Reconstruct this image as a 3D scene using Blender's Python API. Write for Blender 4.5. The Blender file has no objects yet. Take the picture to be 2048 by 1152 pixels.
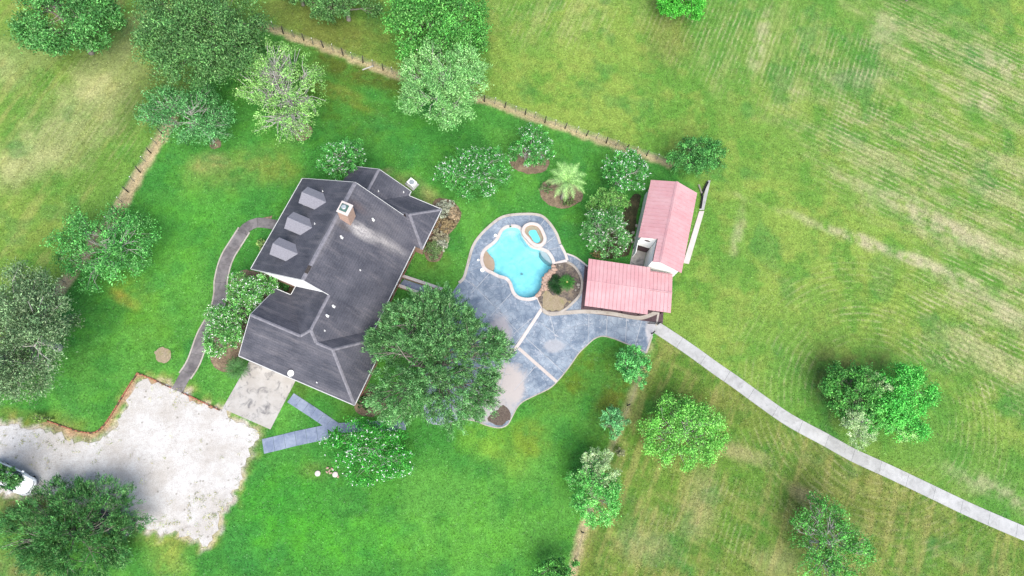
import bpy, bmesh, math, random
import numpy as np
from mathutils import Vector, Matrix
from mathutils.geometry import tessellate_polygon

# ---------------------------------------------------------------- camera
scene = bpy.context.scene
FPX, NAD, CAMH = 1365.0, (890.0, 1000.0), 70.0
n_cam = Vector((NAD[0]-1024, -(NAD[1]-576), -FPX)).normalized()
CROT = n_cam.rotation_difference(Vector((0, 0, -1))).to_matrix()
cam_d = bpy.data.cameras.new('camera')
cam = bpy.data.objects.new('camera', cam_d)
scene.collection.objects.link(cam)
cam.matrix_world = Matrix.Translation((0, 0, CAMH)) @ CROT.to_4x4()
cam_d.sensor_width = 36.0
cam_d.lens = 36.0*FPX/2048.0
cam_d.clip_start = 1.0
cam_d.clip_end = 3000.0
scene.camera = cam
scene.render.resolution_x, scene.render.resolution_y = 1024, 576

# ---------------------------------------------------------------- light
SUN_EL = math.radians(57)
SUN_AZ = Vector((0.12, -0.993))          # where the sun stands, seen from above
world = bpy.data.worlds.new('World')
scene.world = world
world.use_nodes = True
wn = world.node_tree.nodes
sky = wn.new('ShaderNodeTexSky')
sky.sky_type = 'NISHITA'
sky.sun_disc = False
sky.sun_elevation = SUN_EL
sky.sun_rotation = math.atan2(SUN_AZ.x, SUN_AZ.y)
sky.air_density = 1.0
sky.dust_density = 2.5
sky.ozone_density = 1.0
wn['Background'].inputs[1].default_value = 0.075
world.node_tree.links.new(sky.outputs[0], wn['Background'].inputs[0])
sun_d = bpy.data.lights.new('sun', 'SUN')
sun_d.energy = 1.5
sun_d.angle = math.radians(50)
sun_d.color = (1.0, 0.965, 0.90)
sun = bpy.data.objects.new('sun', sun_d)
scene.collection.objects.link(sun)
sdir = Vector((SUN_AZ.x*math.cos(SUN_EL), SUN_AZ.y*math.cos(SUN_EL), math.sin(SUN_EL))).normalized()
sun.rotation_euler = sdir.to_track_quat('Z', 'Y').to_euler()
sun.location = (30, -40, 60)
scene.view_settings.view_transform = 'Standard'
scene.view_settings.look = 'None'
scene.view_settings.exposure = 2.0
scene.view_settings.gamma = 1.0
scene.view_settings.use_curve_mapping = False
scene.render.engine = 'CYCLES'

# ---------------------------------------------------------------- helpers
COL = scene.collection
PI = math.pi

def P(x, y, z=0.0):
    """point of the place at height z that is seen at picture position x, y"""
    d = CROT @ Vector((x-1024, -(y-576), -FPX))
    t = (z-CAMH)/d.z
    return Vector((d.x*t, d.y*t, z))

def P2(x, y, z=0.0):
    p = P(x, y, z)
    return (p.x, p.y)

def mpp(x, y, z=0.0):
    """metres per picture pixel there"""
    p = P(x, y, z) - Vector((0, 0, CAMH))
    return -(CROT.transposed() @ p).z/FPX

def tag(o, label=None, cat=None, group=None, kind=None):
    if label: o['label'] = label
    if cat: o['category'] = cat
    if group: o['group'] = group
    if kind: o['kind'] = kind
    return o

def empty(name, loc, rz=0.0, label=None, cat=None, group=None, kind=None):
    o = bpy.data.objects.new(name, None)
    o.empty_display_size = 0.3
    COL.objects.link(o)
    o.location = loc
    o.rotation_euler = (0, 0, rz)
    return tag(o, label, cat, group, kind)

def link(name, me, mat=None, parent=None, loc=None, rot=None):
    if mat is not None and len(me.materials) == 0:
        me.materials.append(mat)
    o = bpy.data.objects.new(name, me)
    COL.objects.link(o)
    if parent: o.parent = parent
    if loc is not None: o.location = loc
    if rot is not None: o.rotation_euler = rot
    return o

def pyobj(name, verts, faces, mat=None, parent=None, smooth=False, **kw):
    me = bpy.data.meshes.new(name)
    me.from_pydata([tuple(v) for v in verts], [], faces)
    me.update()
    if smooth:
        me.polygons.foreach_set('use_smooth', [True]*len(me.polygons))
    return link(name, me, mat, parent, **kw)

class MB:
    """collects simple shapes, builds ONE mesh object"""
    def __init__(s): s.v = []; s.f = []
    def add(s, v, f):
        n = len(s.v); s.v += [tuple(x) for x in v]; s.f += [tuple(i+n for i in q) for q in f]; return s
    def box(s, x0, x1, y0, y1, z0, z1):
        return s.add([(x0,y0,z0),(x1,y0,z0),(x1,y1,z0),(x0,y1,z0),(x0,y0,z1),(x1,y0,z1),(x1,y1,z1),(x0,y1,z1)],
                     [(3,2,1,0),(4,5,6,7),(0,1,5,4),(1,2,6,5),(2,3,7,6),(3,0,4,7)])
    def obox(s, a, b, w, z0, z1):
        """box along a->b (2D), width w"""
        a = Vector(a[:2]); b = Vector(b[:2]); d = (b-a).normalized(); n = Vector((-d.y, d.x))*w/2
        c = [a-n, b-n, b+n, a+n]
        return s.add([(p.x,p.y,z0) for p in c]+[(p.x,p.y,z1) for p in c],
                     [(3,2,1,0),(4,5,6,7),(0,1,5,4),(1,2,6,5),(2,3,7,6),(3,0,4,7)])
    def tube(s, pts, rad, n=6, caps=True):
        pts = [Vector(p) for p in pts]
        rings = []
        for i, p in enumerate(pts):
            d = (pts[min(i+1,len(pts)-1)]-pts[max(i-1,0)])
            if d.length < 1e-6: d = Vector((0,0,1))
            d.normalize()
            a = d.cross(Vector((0,0,1)) if abs(d.z) < .9 else Vector((1,0,0))).normalized()
            b = d.cross(a)
            r = rad[i] if hasattr(rad, '__len__') else rad
            rings.append([p+(a*math.cos(k*2*PI/n)+b*math.sin(k*2*PI/n))*r for k in range(n)])
        v = [q for r in rings for q in r]; f = []
        for i in range(len(pts)-1):
            for k in range(n):
                k2 = (k+1) % n
                f.append((i*n+k, i*n+k2, (i+1)*n+k2, (i+1)*n+k))
        if caps:
            f.append(tuple(range(n-1,-1,-1))); f.append(tuple((len(pts)-1)*n+k for k in range(n)))
        return s.add(v, f)
    def prism(s, poly, z0, z1):
        n = len(poly)
        a = sum(poly[i][0]*poly[(i+1)%n][1]-poly[(i+1)%n][0]*poly[i][1] for i in range(n))
        if a < 0: poly = poly[::-1]
        v = [(p[0],p[1],z0) for p in poly]+[(p[0],p[1],z1) for p in poly]
        return s.add(v, [tuple(range(n-1,-1,-1)), tuple(range(n,2*n))]+[(i,(i+1)%n,n+(i+1)%n,n+i) for i in range(n)])
    def build(s, name, mat=None, parent=None, smooth=False, **kw):
        return pyobj(name, s.v, s.f, mat, parent, smooth, **kw)

def bevel(o, w=0.02, seg=2):
    m = o.modifiers.new('bevel', 'BEVEL'); m.width = w; m.segments = seg; m.limit_method = 'ANGLE'
    return o

def slab(name, pts, th, mat, parent):
    """a roof slope: polygon of 3D points with thickness th below it"""
    n = len(pts)
    v = [Vector(p) for p in pts]
    nrm = Vector((0,0,0))
    for i in range(n):
        a, b = v[i], v[(i+1)%n]
        nrm += Vector(((a.y-b.y)*(a.z+b.z), (a.z-b.z)*(a.x+b.x), (a.x-b.x)*(a.y+b.y)))
    if nrm.z < 0: v = v[::-1]
    vs = v + [p-Vector((0,0,th)) for p in v]
    f = [tuple(range(n)), tuple(range(2*n-1, n-1, -1))] + [(i, n+i, n+(i+1)%n, (i+1)%n) for i in range(n)]
    return pyobj(name, vs, f, mat, parent)

def smooth_loop(pts, sub=4, closed=True):
    """Catmull-Rom through 2D points"""
    n = len(pts); out = []
    rng = range(n) if closed else range(n-1)
    g = lambda i: Vector(pts[i % n]) if closed else Vector(pts[min(max(i,0),n-1)])
    for i in rng:
        p0, p1, p2, p3 = g(i-1), g(i), g(i+1), g(i+2)
        for k in range(sub):
            t = k/sub
            q = 0.5*((2*p1)+(p2-p0)*t+(2*p0-5*p1+4*p2-p3)*t*t+(3*p1-p0-3*p2+p3)*t*t*t)
            out.append((q.x, q.y))
    if not closed: out.append(tuple(pts[-1][:2]))
    return out

def area2(poly):
    return sum(poly[i][0]*poly[(i+1)%len(poly)][1]-poly[(i+1)%len(poly)][0]*poly[i][1] for i in range(len(poly)))

def offset_loop(poly, d):
    """outward offset of a closed 2D loop"""
    n = len(poly); s = 1 if area2(poly) > 0 else -1; out = []
    for i in range(n):
        a, b = Vector(poly[i-1]), Vector(poly[(i+1)%n])
        t = (b-a)
        if t.length < 1e-9: out.append(poly[i]); continue
        t.normalize()
        out.append((poly[i][0]+t.y*d*s, poly[i][1]-t.x*d*s))
    return out

def offset_path(path, d):
    out = []
    for i in range(len(path)):
        a, b = Vector(path[max(i-1,0)]), Vector(path[min(i+1,len(path)-1)])
        t = (b-a).normalized()
        out.append((path[i][0]-t.y*d, path[i][1]+t.x*d))
    return out

def inside(poly, x, y):
    c = np.zeros(np.shape(x), bool)
    n = len(poly); j = n-1
    for i in range(n):
        xi, yi = poly[i]; xj, yj = poly[j]
        if yi != yj:
            c ^= ((yi > y) != (yj > y)) & (x < (xj-xi)*(y-yi)/(yj-yi)+xi)
        j = i
    return c

def dist_path(path, x, y, closed=False):
    d = np.full(np.shape(x), 1e9)
    m = len(path) if closed else len(path)-1
    for i in range(m):
        ax, ay = path[i]; bx, by = path[(i+1) % len(path)]
        dx, dy = bx-ax, by-ay
        L = dx*dx+dy*dy+1e-12
        t = np.clip(((x-ax)*dx+(y-ay)*dy)/L, 0, 1)
        d = np.minimum(d, np.hypot(x-ax-t*dx, y-ay-t*dy))
    return d

def ragged(poly, step=0.4, amp=0.25, seed=1):
    """resample a loop finely and make it uneven"""
    r = random.Random(seed); out = []
    n = len(poly)
    ph = [r.uniform(0, 6.28) for _ in range(6)]
    L = 0
    for i in range(n):
        a, b = Vector(poly[i]), Vector(poly[(i+1)%n])
        k = max(1, int((b-a).length/step))
        for j in range(k):
            p = a.lerp(b, j/k); L += (b-a).length/k
            o = amp*(0.5*math.sin(L*1.3+ph[0])+0.35*math.sin(L*2.9+ph[1])+0.3*math.sin(L*6.1+ph[2])+r.uniform(-.5,.5))
            t = (b-a).normalized() if (b-a).length > 1e-6 else Vector((1,0))
            out.append((p.x-t.y*o, p.y+t.x*o))
    return out

def sheet(name, loop, z, mat, parent=None, holes=()):
    loops = [[Vector((p[0],p[1],0)) for p in loop]]+[[Vector((p[0],p[1],0)) for p in h] for h in holes]
    tri = tessellate_polygon(loops)
    v = [(p.x,p.y,z) for l in loops for p in l]
    f = []
    for t in tri:
        a, b, c = (Vector(v[i]) for i in t)
        f.append(t if (b-a).cross(c-a).z > 0 else t[::-1])
    return pyobj(name, v, f, mat, parent)

def pxs(pts, z=0.0): return [P2(x, y, z) for x, y in pts]

# value noise for the ground and the leaves (numpy)
_rng = np.random.default_rng(7)
_tab = _rng.random((256, 256))
def vnoise(x, y):
    xi = np.floor(x).astype(int); yi = np.floor(y).astype(int)
    fx = x-xi; fy = y-yi
    fx = fx*fx*(3-2*fx); fy = fy*fy*(3-2*fy)
    g = lambda a, b: _tab[a % 256, b % 256]
    return (g(xi,yi)*(1-fx)+g(xi+1,yi)*fx)*(1-fy)+(g(xi,yi+1)*(1-fx)+g(xi+1,yi+1)*fx)*fy
def fbm(x, y, o=4):
    s = 0; a = 0.5; t = 0
    for k in range(o):
        s = s+a*vnoise(x*2**k+17.3*k, y*2**k+5.1*k); t += a; a *= 0.55
    return s/t

# ---------------------------------------------------------------- materials
def lin(r, g, b):
    f = lambda c: (c/255/12.92) if c/255 <= 0.04045 else ((c/255+0.055)/1.055)**2.4
    return (f(r), f(g), f(b))
def alb(r, g, b, k=2.2):
    return tuple(min(0.85, c/k) for c in lin(r, g, b))

class NT:
    def __init__(s, name):
        s.m = bpy.data.materials.new(name); s.m.use_nodes = True
        s.n = s.m.node_tree.nodes; s.l = s.m.node_tree.links
        s.b = s.n['Principled BSDF']; s.out = s.n['Material Output']
        s.b.inputs['Specular IOR Level'].default_value = 0.25
    def coord(s, which='Object'):
        return s.n.new('ShaderNodeTexCoord').outputs[which]
    def mapping(s, vec, scale=(1,1,1), rot=(0,0,0), loc=(0,0,0)):
        m = s.n.new('ShaderNodeMapping'); s.l.new(vec, m.inputs[0])
        m.inputs['Scale'].default_value = scale; m.inputs['Rotation'].default_value = rot; m.inputs['Location'].default_value = loc
        return m.outputs[0]
    def noise(s, vec, scale, detail=4, rough=0.6, dist=0.0):
        t = s.n.new('ShaderNodeTexNoise'); s.l.new(vec, t.inputs['Vector'])
        t.inputs['Scale'].default_value = scale; t.inputs['Detail'].default_value = detail
        t.inputs['Roughness'].default_value = rough; t.inputs['Distortion'].default_value = dist
        return t.outputs['Fac']
    def voro(s, vec, scale, feature='F1', out='Distance'):
        t = s.n.new('ShaderNodeTexVoronoi'); s.l.new(vec, t.inputs['Vector'])
        t.feature = feature; t.inputs['Scale'].default_value = scale
        return t.outputs[out]
    def ramp(s, fac, a, b, c0=(0,0,0,1), c1=(1,1,1,1)):
        r = s.n.new('ShaderNodeMapRange'); s.l.new(fac, r.inputs[0])
        r.inputs[1].default_value = a; r.inputs[2].default_value = b
        r.interpolation_type = 'SMOOTHSTEP'
        return r.outputs[0]
    def math(s, op, a, b=None):
        m = s.n.new('ShaderNodeMath'); m.operation = op
        for i, q in enumerate((a, b)):
            if q is None: continue
            if isinstance(q, (int, float)): m.inputs[i].default_value = q
            else: s.l.new(q, m.inputs[i])
        return m.outputs[0]
    def mix(s, fac, a, b, mode='MIX'):
        m = s.n.new('ShaderNodeMix'); m.data_type = 'RGBA'; m.blend_type = mode
        for sock, q in ((m.inputs[0], fac), (m.inputs[6], a), (m.inputs[7], b)):
            if isinstance(q, (int, float)): sock.default_value = q
            elif isinstance(q, tuple): sock.default_value = q if len(q) == 4 else (*q, 1)
            else: s.l.new(q, sock)
        return m.outputs[2]
    def blob(s, vec, c, r, soft=0.6):
        """1 inside an ellipse about c (object coordinates), soft rim"""
        v = s.mapping(vec, scale=(1/r[0], 1/r[1], 0), loc=(-c[0]/r[0], -c[1]/r[1], 0))
        ln = s.n.new('ShaderNodeVectorMath'); ln.operation = 'LENGTH'; s.l.new(v, ln.inputs[0])
        return s.ramp(ln.outputs['Value'], 1.0, 1.0-soft)
    def bump(s, h, strength=0.3, dist=0.02):
        b = s.n.new('ShaderNodeBump'); b.inputs['Strength'].default_value = strength; b.inputs['Distance'].default_value = dist
        s.l.new(h, b.inputs['Height']); s.l.new(b.outputs[0], s.b.inputs['Normal'])
    def color(s, c, rough=0.8):
        if isinstance(c, tuple): s.b.inputs['Base Color'].default_value = (*c, 1)
        else: s.l.new(c, s.b.inputs['Base Color'])
        s.b.inputs['Roughness'].default_value = rough
        return s.m

def plain(name, c, rough=0.6, var=0.12, scale=6.0, metal=0.0, spec=None):
    t = NT(name); v = t.coord()
    n = t.noise(v, scale, 5, 0.65)
    f = t.ramp(n, 0.25, 0.75)
    m = t.color(t.mix(f, tuple(x*(1-var) for x in c), tuple(min(1, x*(1+var)) for x in c)), rough)
    t.b.inputs['Metallic'].default_value = metal
    if spec is not None: t.b.inputs['Specular IOR Level'].default_value = spec
    return m

M = {}
# ground: colour attribute of the turf times fine grain
def mat_ground():
    t = NT('turf')
    a = t.n.new('ShaderNodeAttribute'); a.attribute_name = 'turf'
    v = t.coord()
    n1 = t.noise(v, 5.0, 6, 0.85)
    n2 = t.noise(v, 1.3, 4, 0.6)
    f = t.math('ADD', t.math('MULTIPLY', n1, 1.5), t.math('MULTIPLY', n2, 0.5))
    f = t.math('ADD', t.math('MULTIPLY', t.math('SUBTRACT', f, 1.0), 1.9), 1.0)
    cc = t.n.new('ShaderNodeCombineColor')
    for i in range(3): t.l.new(f, cc.inputs[i])
    c = t.mix(1.0, a.outputs['Color'], cc.outputs[0], 'MULTIPLY')
    # rows left by the mower: pale stubble lines in three sets
    ra = t.n.new('ShaderNodeAttribute'); ra.attribute_name = 'rows'
    sp = t.n.new('ShaderNodeSeparateColor'); t.l.new(ra.outputs['Color'], sp.inputs[0])
    xyz = t.n.new('ShaderNodeSeparateXYZ'); t.l.new(v, xyz.inputs[0])
    wob = t.math('MULTIPLY', t.noise(v, 0.35, 6, 0.65), 5.5)
    brk = t.ramp(t.noise(v, 0.30, 8, 0.80), 0.44, 0.62)
    def rowset(p0, p1, per):
        d = (Vector(p1)-Vector(p0)).normalized()
        w = t.math('ADD', t.math('MULTIPLY', xyz.outputs[0], -d.y), t.math('MULTIPLY', xyz.outputs[1], d.x))
        return t.math('ADD', t.math('MULTIPLY', w, 2*PI/per), wob)
    cx = P2(1755,812)
    rad = t.math('SQRT', t.math('ADD', t.math('POWER', t.math('SUBTRACT', xyz.outputs[0], cx[0]), 2.0), t.math('POWER', t.math('SUBTRACT', xyz.outputs[1], cx[1]), 2.0)))
    for k, ph in enumerate((rowset(P2(1750,300),P2(2048,440),.66), rowset(P2(1545,0),P2(1480,180),.62), t.math('ADD', t.math('MULTIPLY', rad, 2*PI/.75), wob))):
        sn = t.ramp(t.math('SINE', ph), 0.1, 1.0)
        m = t.math('MULTIPLY', t.math('MULTIPLY', sn, sp.outputs[k]), brk)
        c = t.mix(t.math('MULTIPLY', m, (.85,.6,.5)[k]), c, t.mix(1.0, alb(206,200,156), cc.outputs[0], 'MULTIPLY'))
        dk = t.math('MULTIPLY', t.math('MULTIPLY', t.ramp(t.math('SINE', ph), -0.3, -1.0), sp.outputs[k]), .26)
        c = t.mix(dk, c, alb(70,112,44))
    t.bump(n1, 0.6, 0.08)
    t.b.inputs['Specular IOR Level'].default_value = 0.1
    return t.color(c, 0.95)
M['ground'] = mat_ground()

def mat_gravel():
    t = NT('gravel'); v = t.coord()
    big = t.ramp(t.noise(v, 0.25, 5, 0.6), 0.35, 0.62)
    mid = t.ramp(t.noise(v, 1.6, 6, 0.7), 0.35, 0.75)
    fine = t.noise(v, 14, 4, 0.7)
    c = t.mix(big, alb(230,224,216), alb(255,253,250))
    c = t.mix(t.math('MULTIPLY', mid, 0.5), c, alb(204,196,186))
    dirt = t.ramp(t.noise(v, 0.9, 8, 0.8, 0.6), 0.56, 0.70)
    c = t.mix(t.math('MULTIPLY', dirt, 0.55), c, alb(150,140,128))
    spot = t.ramp(t.voro(v, 1.1), 0.16, 0.05)
    c = t.mix(t.math('MULTIPLY', spot, 0.6), c, alb(120,112,92))
    g = t.ramp(fine, 0.42, 0.66)
    c = t.mix(t.math('MULTIPLY', g, 0.5), c, alb(176,170,164))
    t.bump(fine, 0.5, 0.05)
    return t.color(c, 0.95)
M['gravel'] = mat_gravel()

def mat_concrete(name, a, b, stain, k=0.5):
    t = NT(name); v = t.coord()
    n = t.ramp(t.noise(v, 0.8, 6, 0.65), 0.3, 0.7)
    c = t.mix(n, a, b)
    s = t.ramp(t.noise(v, 1.1, 7, 0.72, 0.8), 0.48, 0.70)
    c = t.mix(t.math('MULTIPLY', s, k), c, stain)
    fine = t.noise(v, 20, 3, 0.6)
    c = t.mix(t.math('MULTIPLY', t.ramp(fine, .4, .8), 0.15), c, stain)
    t.bump(fine, 0.25, 0.02)
    oi = t.n.new('ShaderNodeObjectInfo'); hv = t.n.new('ShaderNodeHueSaturation'); t.l.new(c, hv.inputs['Color'])
    t.l.new(t.math('ADD', t.math('MULTIPLY', oi.outputs['Random'], 0.14), 0.93), hv.inputs['Value'])
    return t.color(hv.outputs[0], 0.9)
M['sidewalk'] = mat_concrete('sidewalk_concrete', alb(200,200,198), alb(224,224,222), alb(168,168,164), 0.6)
M['pad'] = mat_concrete('pad_concrete', alb(206,200,192), alb(222,218,212), alb(128,126,128), 0.9)
M['walk'] = mat_concrete('walk_concrete', alb(124,119,120), alb(164,158,158), alb(88,86,90), 0.7)
M['white_stone'] = mat_concrete('pale_curb', alb(240,226,218), alb(248,240,236), alb(214,196,186), 0.35)
M['curb'] = mat_concrete('weathered_curb', alb(206,196,184), alb(228,220,210), alb(150,136,122), 0.6)
M['tan_shelf'] = mat_concrete('shelf_plaster', alb(232,190,160), alb(238,206,182), alb(205,160,130), 0.4)

def mat_deck():
    t = NT('stamped_concrete'); v = t.coord()
    oi = t.n.new('ShaderNodeObjectInfo')
    n = t.ramp(t.noise(v, 0.55, 6, 0.7, 0.4), 0.32, 0.70)
    c = t.mix(n, alb(124,142,164), alb(184,198,212))
    w = t.ramp(t.noise(v, 1.7, 8, 0.78, 1.0), 0.52, 0.68)
    c = t.mix(t.math('MULTIPLY', w, 0.85), c, alb(222,226,234))
    d = t.ramp(t.noise(v, 0.9, 7, 0.75, 0.6), 0.58, 0.75)
    c = t.mix(t.math('MULTIPLY', d, 0.55), c, alb(68,78,106))
    ed = t.ramp(t.voro(t.mapping(v, scale=(1,1,0)), 1.5, 'DISTANCE_TO_EDGE'), 0.05, 0.0)
    c = t.mix(t.math('MULTIPLY', ed, 0.35), c, alb(70,80,104))
    # worn, pink-beige concrete where people walk by the big tree
    dl = Vector(P2(1040,640)); p1, p2, p3, p4, p5 = (tuple(Vector(P2(*q))-dl) for q in ((1000,672),(972,815),(1303,664),(1108,692),(1015,770)))
    nn = t.noise(v, 0.7, 5, 0.7)
    for (q, r, k, cc) in ((p1,(2.2,4.0),.8,alb(204,196,198)), (p5,(3.4,4.0),.95,alb(216,206,202)), (p2,(5.0,3.0),.97,alb(208,202,200)), (p3,(1.3,2.6),.75,alb(226,222,222)), (p4,(2.0,1.2),.6,alb(214,212,214))):
        bl = t.blob(v, q, r, 0.9)
        bl = t.ramp(t.math('ADD', bl, t.math('MULTIPLY', t.math('SUBTRACT', nn, .5), 1.1)), 0.25, 0.75)
        c = t.mix(t.math('MULTIPLY', bl, k), c, cc)
    hv = t.n.new('ShaderNodeHueSaturation'); t.l.new(c, hv.inputs['Color'])
    t.l.new(t.math('ADD', t.math('MULTIPLY', oi.outputs['Random'], 0.22), 0.89), hv.inputs['Value'])
    t.bump(t.noise(v, 5, 5, 0.7), 0.4, 0.03)
    return t.color(hv.outputs[0], 0.75)
M['deck'] = mat_deck()
M['walk_blue'] = mat_concrete('blue_walk_concrete', alb(136,150,178), alb(176,188,208), alb(104,118,146), 0.5)
M['deck_base'] = mat_concrete('deck_joint', alb(206,210,218), alb(226,228,232), alb(180,184,194), 0.4)

def mat_shingle():
    t = NT('roof_shingles'); v = t.coord()
    n0 = t.ramp(t.noise(v, 0.45, 5, 0.65), 0.3, 0.7)
    c = t.mix(n0, alb(86,88,99), alb(112,112,122))
    # runs of dirt and wear down the south-east slope (along x of the house)
    st = t.noise(t.mapping(v, scale=(0.22, 1.5, 0.3)), 1.0, 6, 0.7)
    c = t.mix(t.math('MULTIPLY', t.ramp(st, 0.46, 0.72), 0.45), c, alb(156,151,156))
    st2 = t.noise(t.mapping(v, scale=(0.3, 1.1, 0.3), loc=(4,9,0)), 1.0, 6, 0.7)
    c = t.mix(t.math('MULTIPLY', t.ramp(st2, 0.52, 0.75), 0.5), c, alb(58,60,74))
    # bleached streak below the chimney
    nn = t.noise(t.mapping(v, scale=(0.6, 2.5, 1)), 1.0, 6, 0.75)
    for q, r, k, cc in (((4.1,6.1),(2.0,1.0),.95,alb(230,224,220)), ((6.2,6.5),(3.4,0.85),.85,alb(198,192,190)), ((1.65,4.5),(0.75,5.9),.55,alb(176,172,176)), ((5.5,8.0),(3.6,2.2),.45,alb(142,138,142)), ((2.7,8.0),(1.5,0.7),.5,alb(140,122,120)), ((2.6,5.4),(0.9,0.5),.55,alb(110,102,96))):
        bl = t.math('MULTIPLY', t.blob(v, q, r, 0.9), t.ramp(nn, 0.25, 0.6))
        c = t.mix(t.math('MULTIPLY', bl, k), c, cc)
    # courses and tabs
    grain = t.noise(v, 9, 4, 0.8)
    g2 = t.noise(v, 26, 2, 0.7)
    f = t.math('ADD', t.math('MULTIPLY', t.math('SUBTRACT', grain, .5), 1.3), t.math('ADD', t.math('MULTIPLY', t.math('SUBTRACT', g2, .5), 0.9), 1.0))
    sep = t.n.new('ShaderNodeSeparateXYZ'); t.l.new(v, sep.inputs[0])
    saw = t.math('FRACT', t.math('MULTIPLY', sep.outputs[2], 6.5))
    f = t.math('ADD', f, t.math('MULTIPLY', t.ramp(saw, 0.30, 0.0), -0.22))
    cc = t.n.new('ShaderNodeCombineColor')
    for i in range(3): t.l.new(f, cc.inputs[i])
    c = t.mix(1.0, c, cc.outputs[0], 'MULTIPLY')
    t.bump(t.math('ADD', t.math('MULTIPLY', saw, 0.8), t.math('MULTIPLY', grain, 0.5)), 0.5, 0.03)
    return t.color(c, 0.9)
M['shingle'] = mat_shingle()
M['ridge'] = plain('ridge_cap_shingle', alb(150,148,156), 0.9, 0.25, 3.0)
M['dormer_side'] = plain('dormer_siding', (0.16,0.16,0.17), 0.9, 0.1, 9.0)
M['dormer_roof'] = plain('dormer_shingle', alb(164,163,172), 0.9, 0.18, 9.0)

def mat_metal_roof():
    t = NT('pink_metal_roof'); v = t.coord()
    n = t.ramp(t.noise(t.mapping(v, scale=(0.5,0.5,0.5)), 1.0, 6, 0.7), 0.3, 0.72)
    c = t.mix(n, alb(232,170,174), alb(244,194,196))
    s = t.ramp(t.noise(v, 3.0, 7, 0.75), 0.55, 0.8)
    c = t.mix(t.math('MULTIPLY', s, 0.4), c, alb(246,212,212))
    oi = t.n.new('ShaderNodeObjectInfo')
    hv = t.n.new('ShaderNodeHueSaturation'); t.l.new(c, hv.inputs['Color'])
    t.l.new(t.math('ADD', t.math('MULTIPLY', oi.outputs['Random'], 0.04), 0.98), hv.inputs['Value'])
    t.b.inputs['Specular IOR Level'].default_value = 0.4
    return t.color(hv.outputs[0], 0.5)
M['metal_roof'] = mat_metal_roof()
M['rib'] = plain('pink_metal_seam', alb(176,100,110), 0.6, 0.1, 4)

def mat_brick():
    t = NT('brick'); v = t.coord()
    br = t.n.new('ShaderNodeTexBrick'); t.l.new(t.mapping(v, rot=(PI/2,0,0.3)), br.inputs['Vector'])
    br.inputs['Scale'].default_value = 3.0
    br.inputs['Color1'].default_value = (*alb(206,146,120),1); br.inputs['Color2'].default_value = (*alb(226,178,154),1)
    br.inputs['Mortar'].default_value = (*alb(226,212,200),1); br.inputs['Mortar Size'].default_value = 0.03
    c = t.mix(t.math('MULTIPLY', t.ramp(t.noise(v, 2.5, 5), .4, .8), .4), br.outputs[0], alb(232,196,176))
    return t.color(c, 0.9)
M['brick'] = mat_brick()
M['trim'] = plain('white_trim', (0.42,0.42,0.41), 0.6, 0.08, 3)
M['pale_brick'] = plain('bleached_brick', alb(236,196,176), 0.9, 0.18, 5)
M['white'] = plain('white_paint', (0.80,0.80,0.79), 0.6, 0.04, 3)
M['cream'] = plain('cream_siding', (0.74,0.73,0.70), 0.7, 0.06, 3)
M['glass'] = plain('window_glass', (0.03,0.04,0.05), 0.08, 0.1, 2, spec=0.6)
M['dark'] = plain('dark_timber', (0.035,0.03,0.028), 0.8, 0.3, 6)
M['plum'] = plain('dark_plum_boards', (0.07,0.045,0.05), 0.8, 0.3, 6)
M['post'] = plain('weathered_post', (0.05,0.045,0.04), 0.9, 0.4, 12)
M['tpost'] = plain('steel_post', (0.12,0.13,0.12), 0.6, 0.2, 12)
M['tip'] = plain('white_post_tip', (0.75,0.75,0.72), 0.6, 0.05, 4)
M['wire'] = plain('fence_wire', (0.22,0.22,0.21), 0.5, 0.1, 4, metal=0.6)
M['iron'] = plain('black_iron', (0.02,0.02,0.022), 0.5, 0.2, 6)
M['pvc'] = plain('vent_pipe_white', (0.5,0.5,0.49), 0.5, 0.05, 4)
M['lead'] = plain('galvanised_cap', (0.35,0.38,0.38), 0.4, 0.15, 6, metal=0.5)
M['copper_green'] = plain('weathered_cap', (0.05,0.10,0.085), 0.6, 0.3, 8)
def mat_mulch(name, a, b, c2):
    t = NT(name); v = t.coord()
    n = t.ramp(t.noise(v, 7, 6, 0.8), 0.35, 0.65)
    c = t.mix(n, a, b)
    c = t.mix(t.ramp(t.noise(v, 1.2, 5, .7), .45, .7), c, c2)
    t.bump(t.noise(v, 10, 4, .8), 0.8, 0.06)
    return t.color(c, 0.95)
M['mulch'] = mat_mulch('mulch_bed', alb(112,96,80), alb(172,150,124), alb(190,170,138))
M['shade_soil'] = mat_mulch('shaded_soil', alb(52,56,36), alb(84,84,56), alb(104,96,70))  # dark soil, with the shade west of the barn put into its colour
M['soil'] = mat_mulch('planter_soil', alb(84,78,78), alb(150,138,128), alb(176,160,138))
M['drybed'] = mat_mulch('dry_grass_bed', alb(170,152,124), alb(200,184,156), alb(170,166,112))
M['litter'] = mat_mulch('leaf_litter', alb(92,80,72), alb(140,126,114), alb(116,102,92))
M['rock'] = mat_mulch('boulder_rock', alb(204,164,142), alb(236,208,190), alb(218,190,172))
M['rock2'] = mat_mulch('grey_stone', alb(180,172,160), alb(222,214,204), alb(200,190,178))
M['edge_brick'] = plain('edging_brick', alb(196,130,104), 0.9, 0.3, 5)
M['edge_brick2'] = plain('edging_brick_dark', alb(120,92,80), 0.9, 0.3, 5)
M['bark'] = plain('grey_bark', (0.20,0.18,0.155), 0.9, 0.3, 8)
M['bark_pale'] = plain('pale_bark', (0.36,0.35,0.32), 0.9, 0.25, 8)
M['bark_dark'] = plain('dark_bark', (0.10,0.085,0.07), 0.9, 0.3, 8)
M['car_white'] = plain('white_car_paint', (0.72,0.74,0.76), 0.25, 0.03, 2, spec=0.6)
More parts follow.
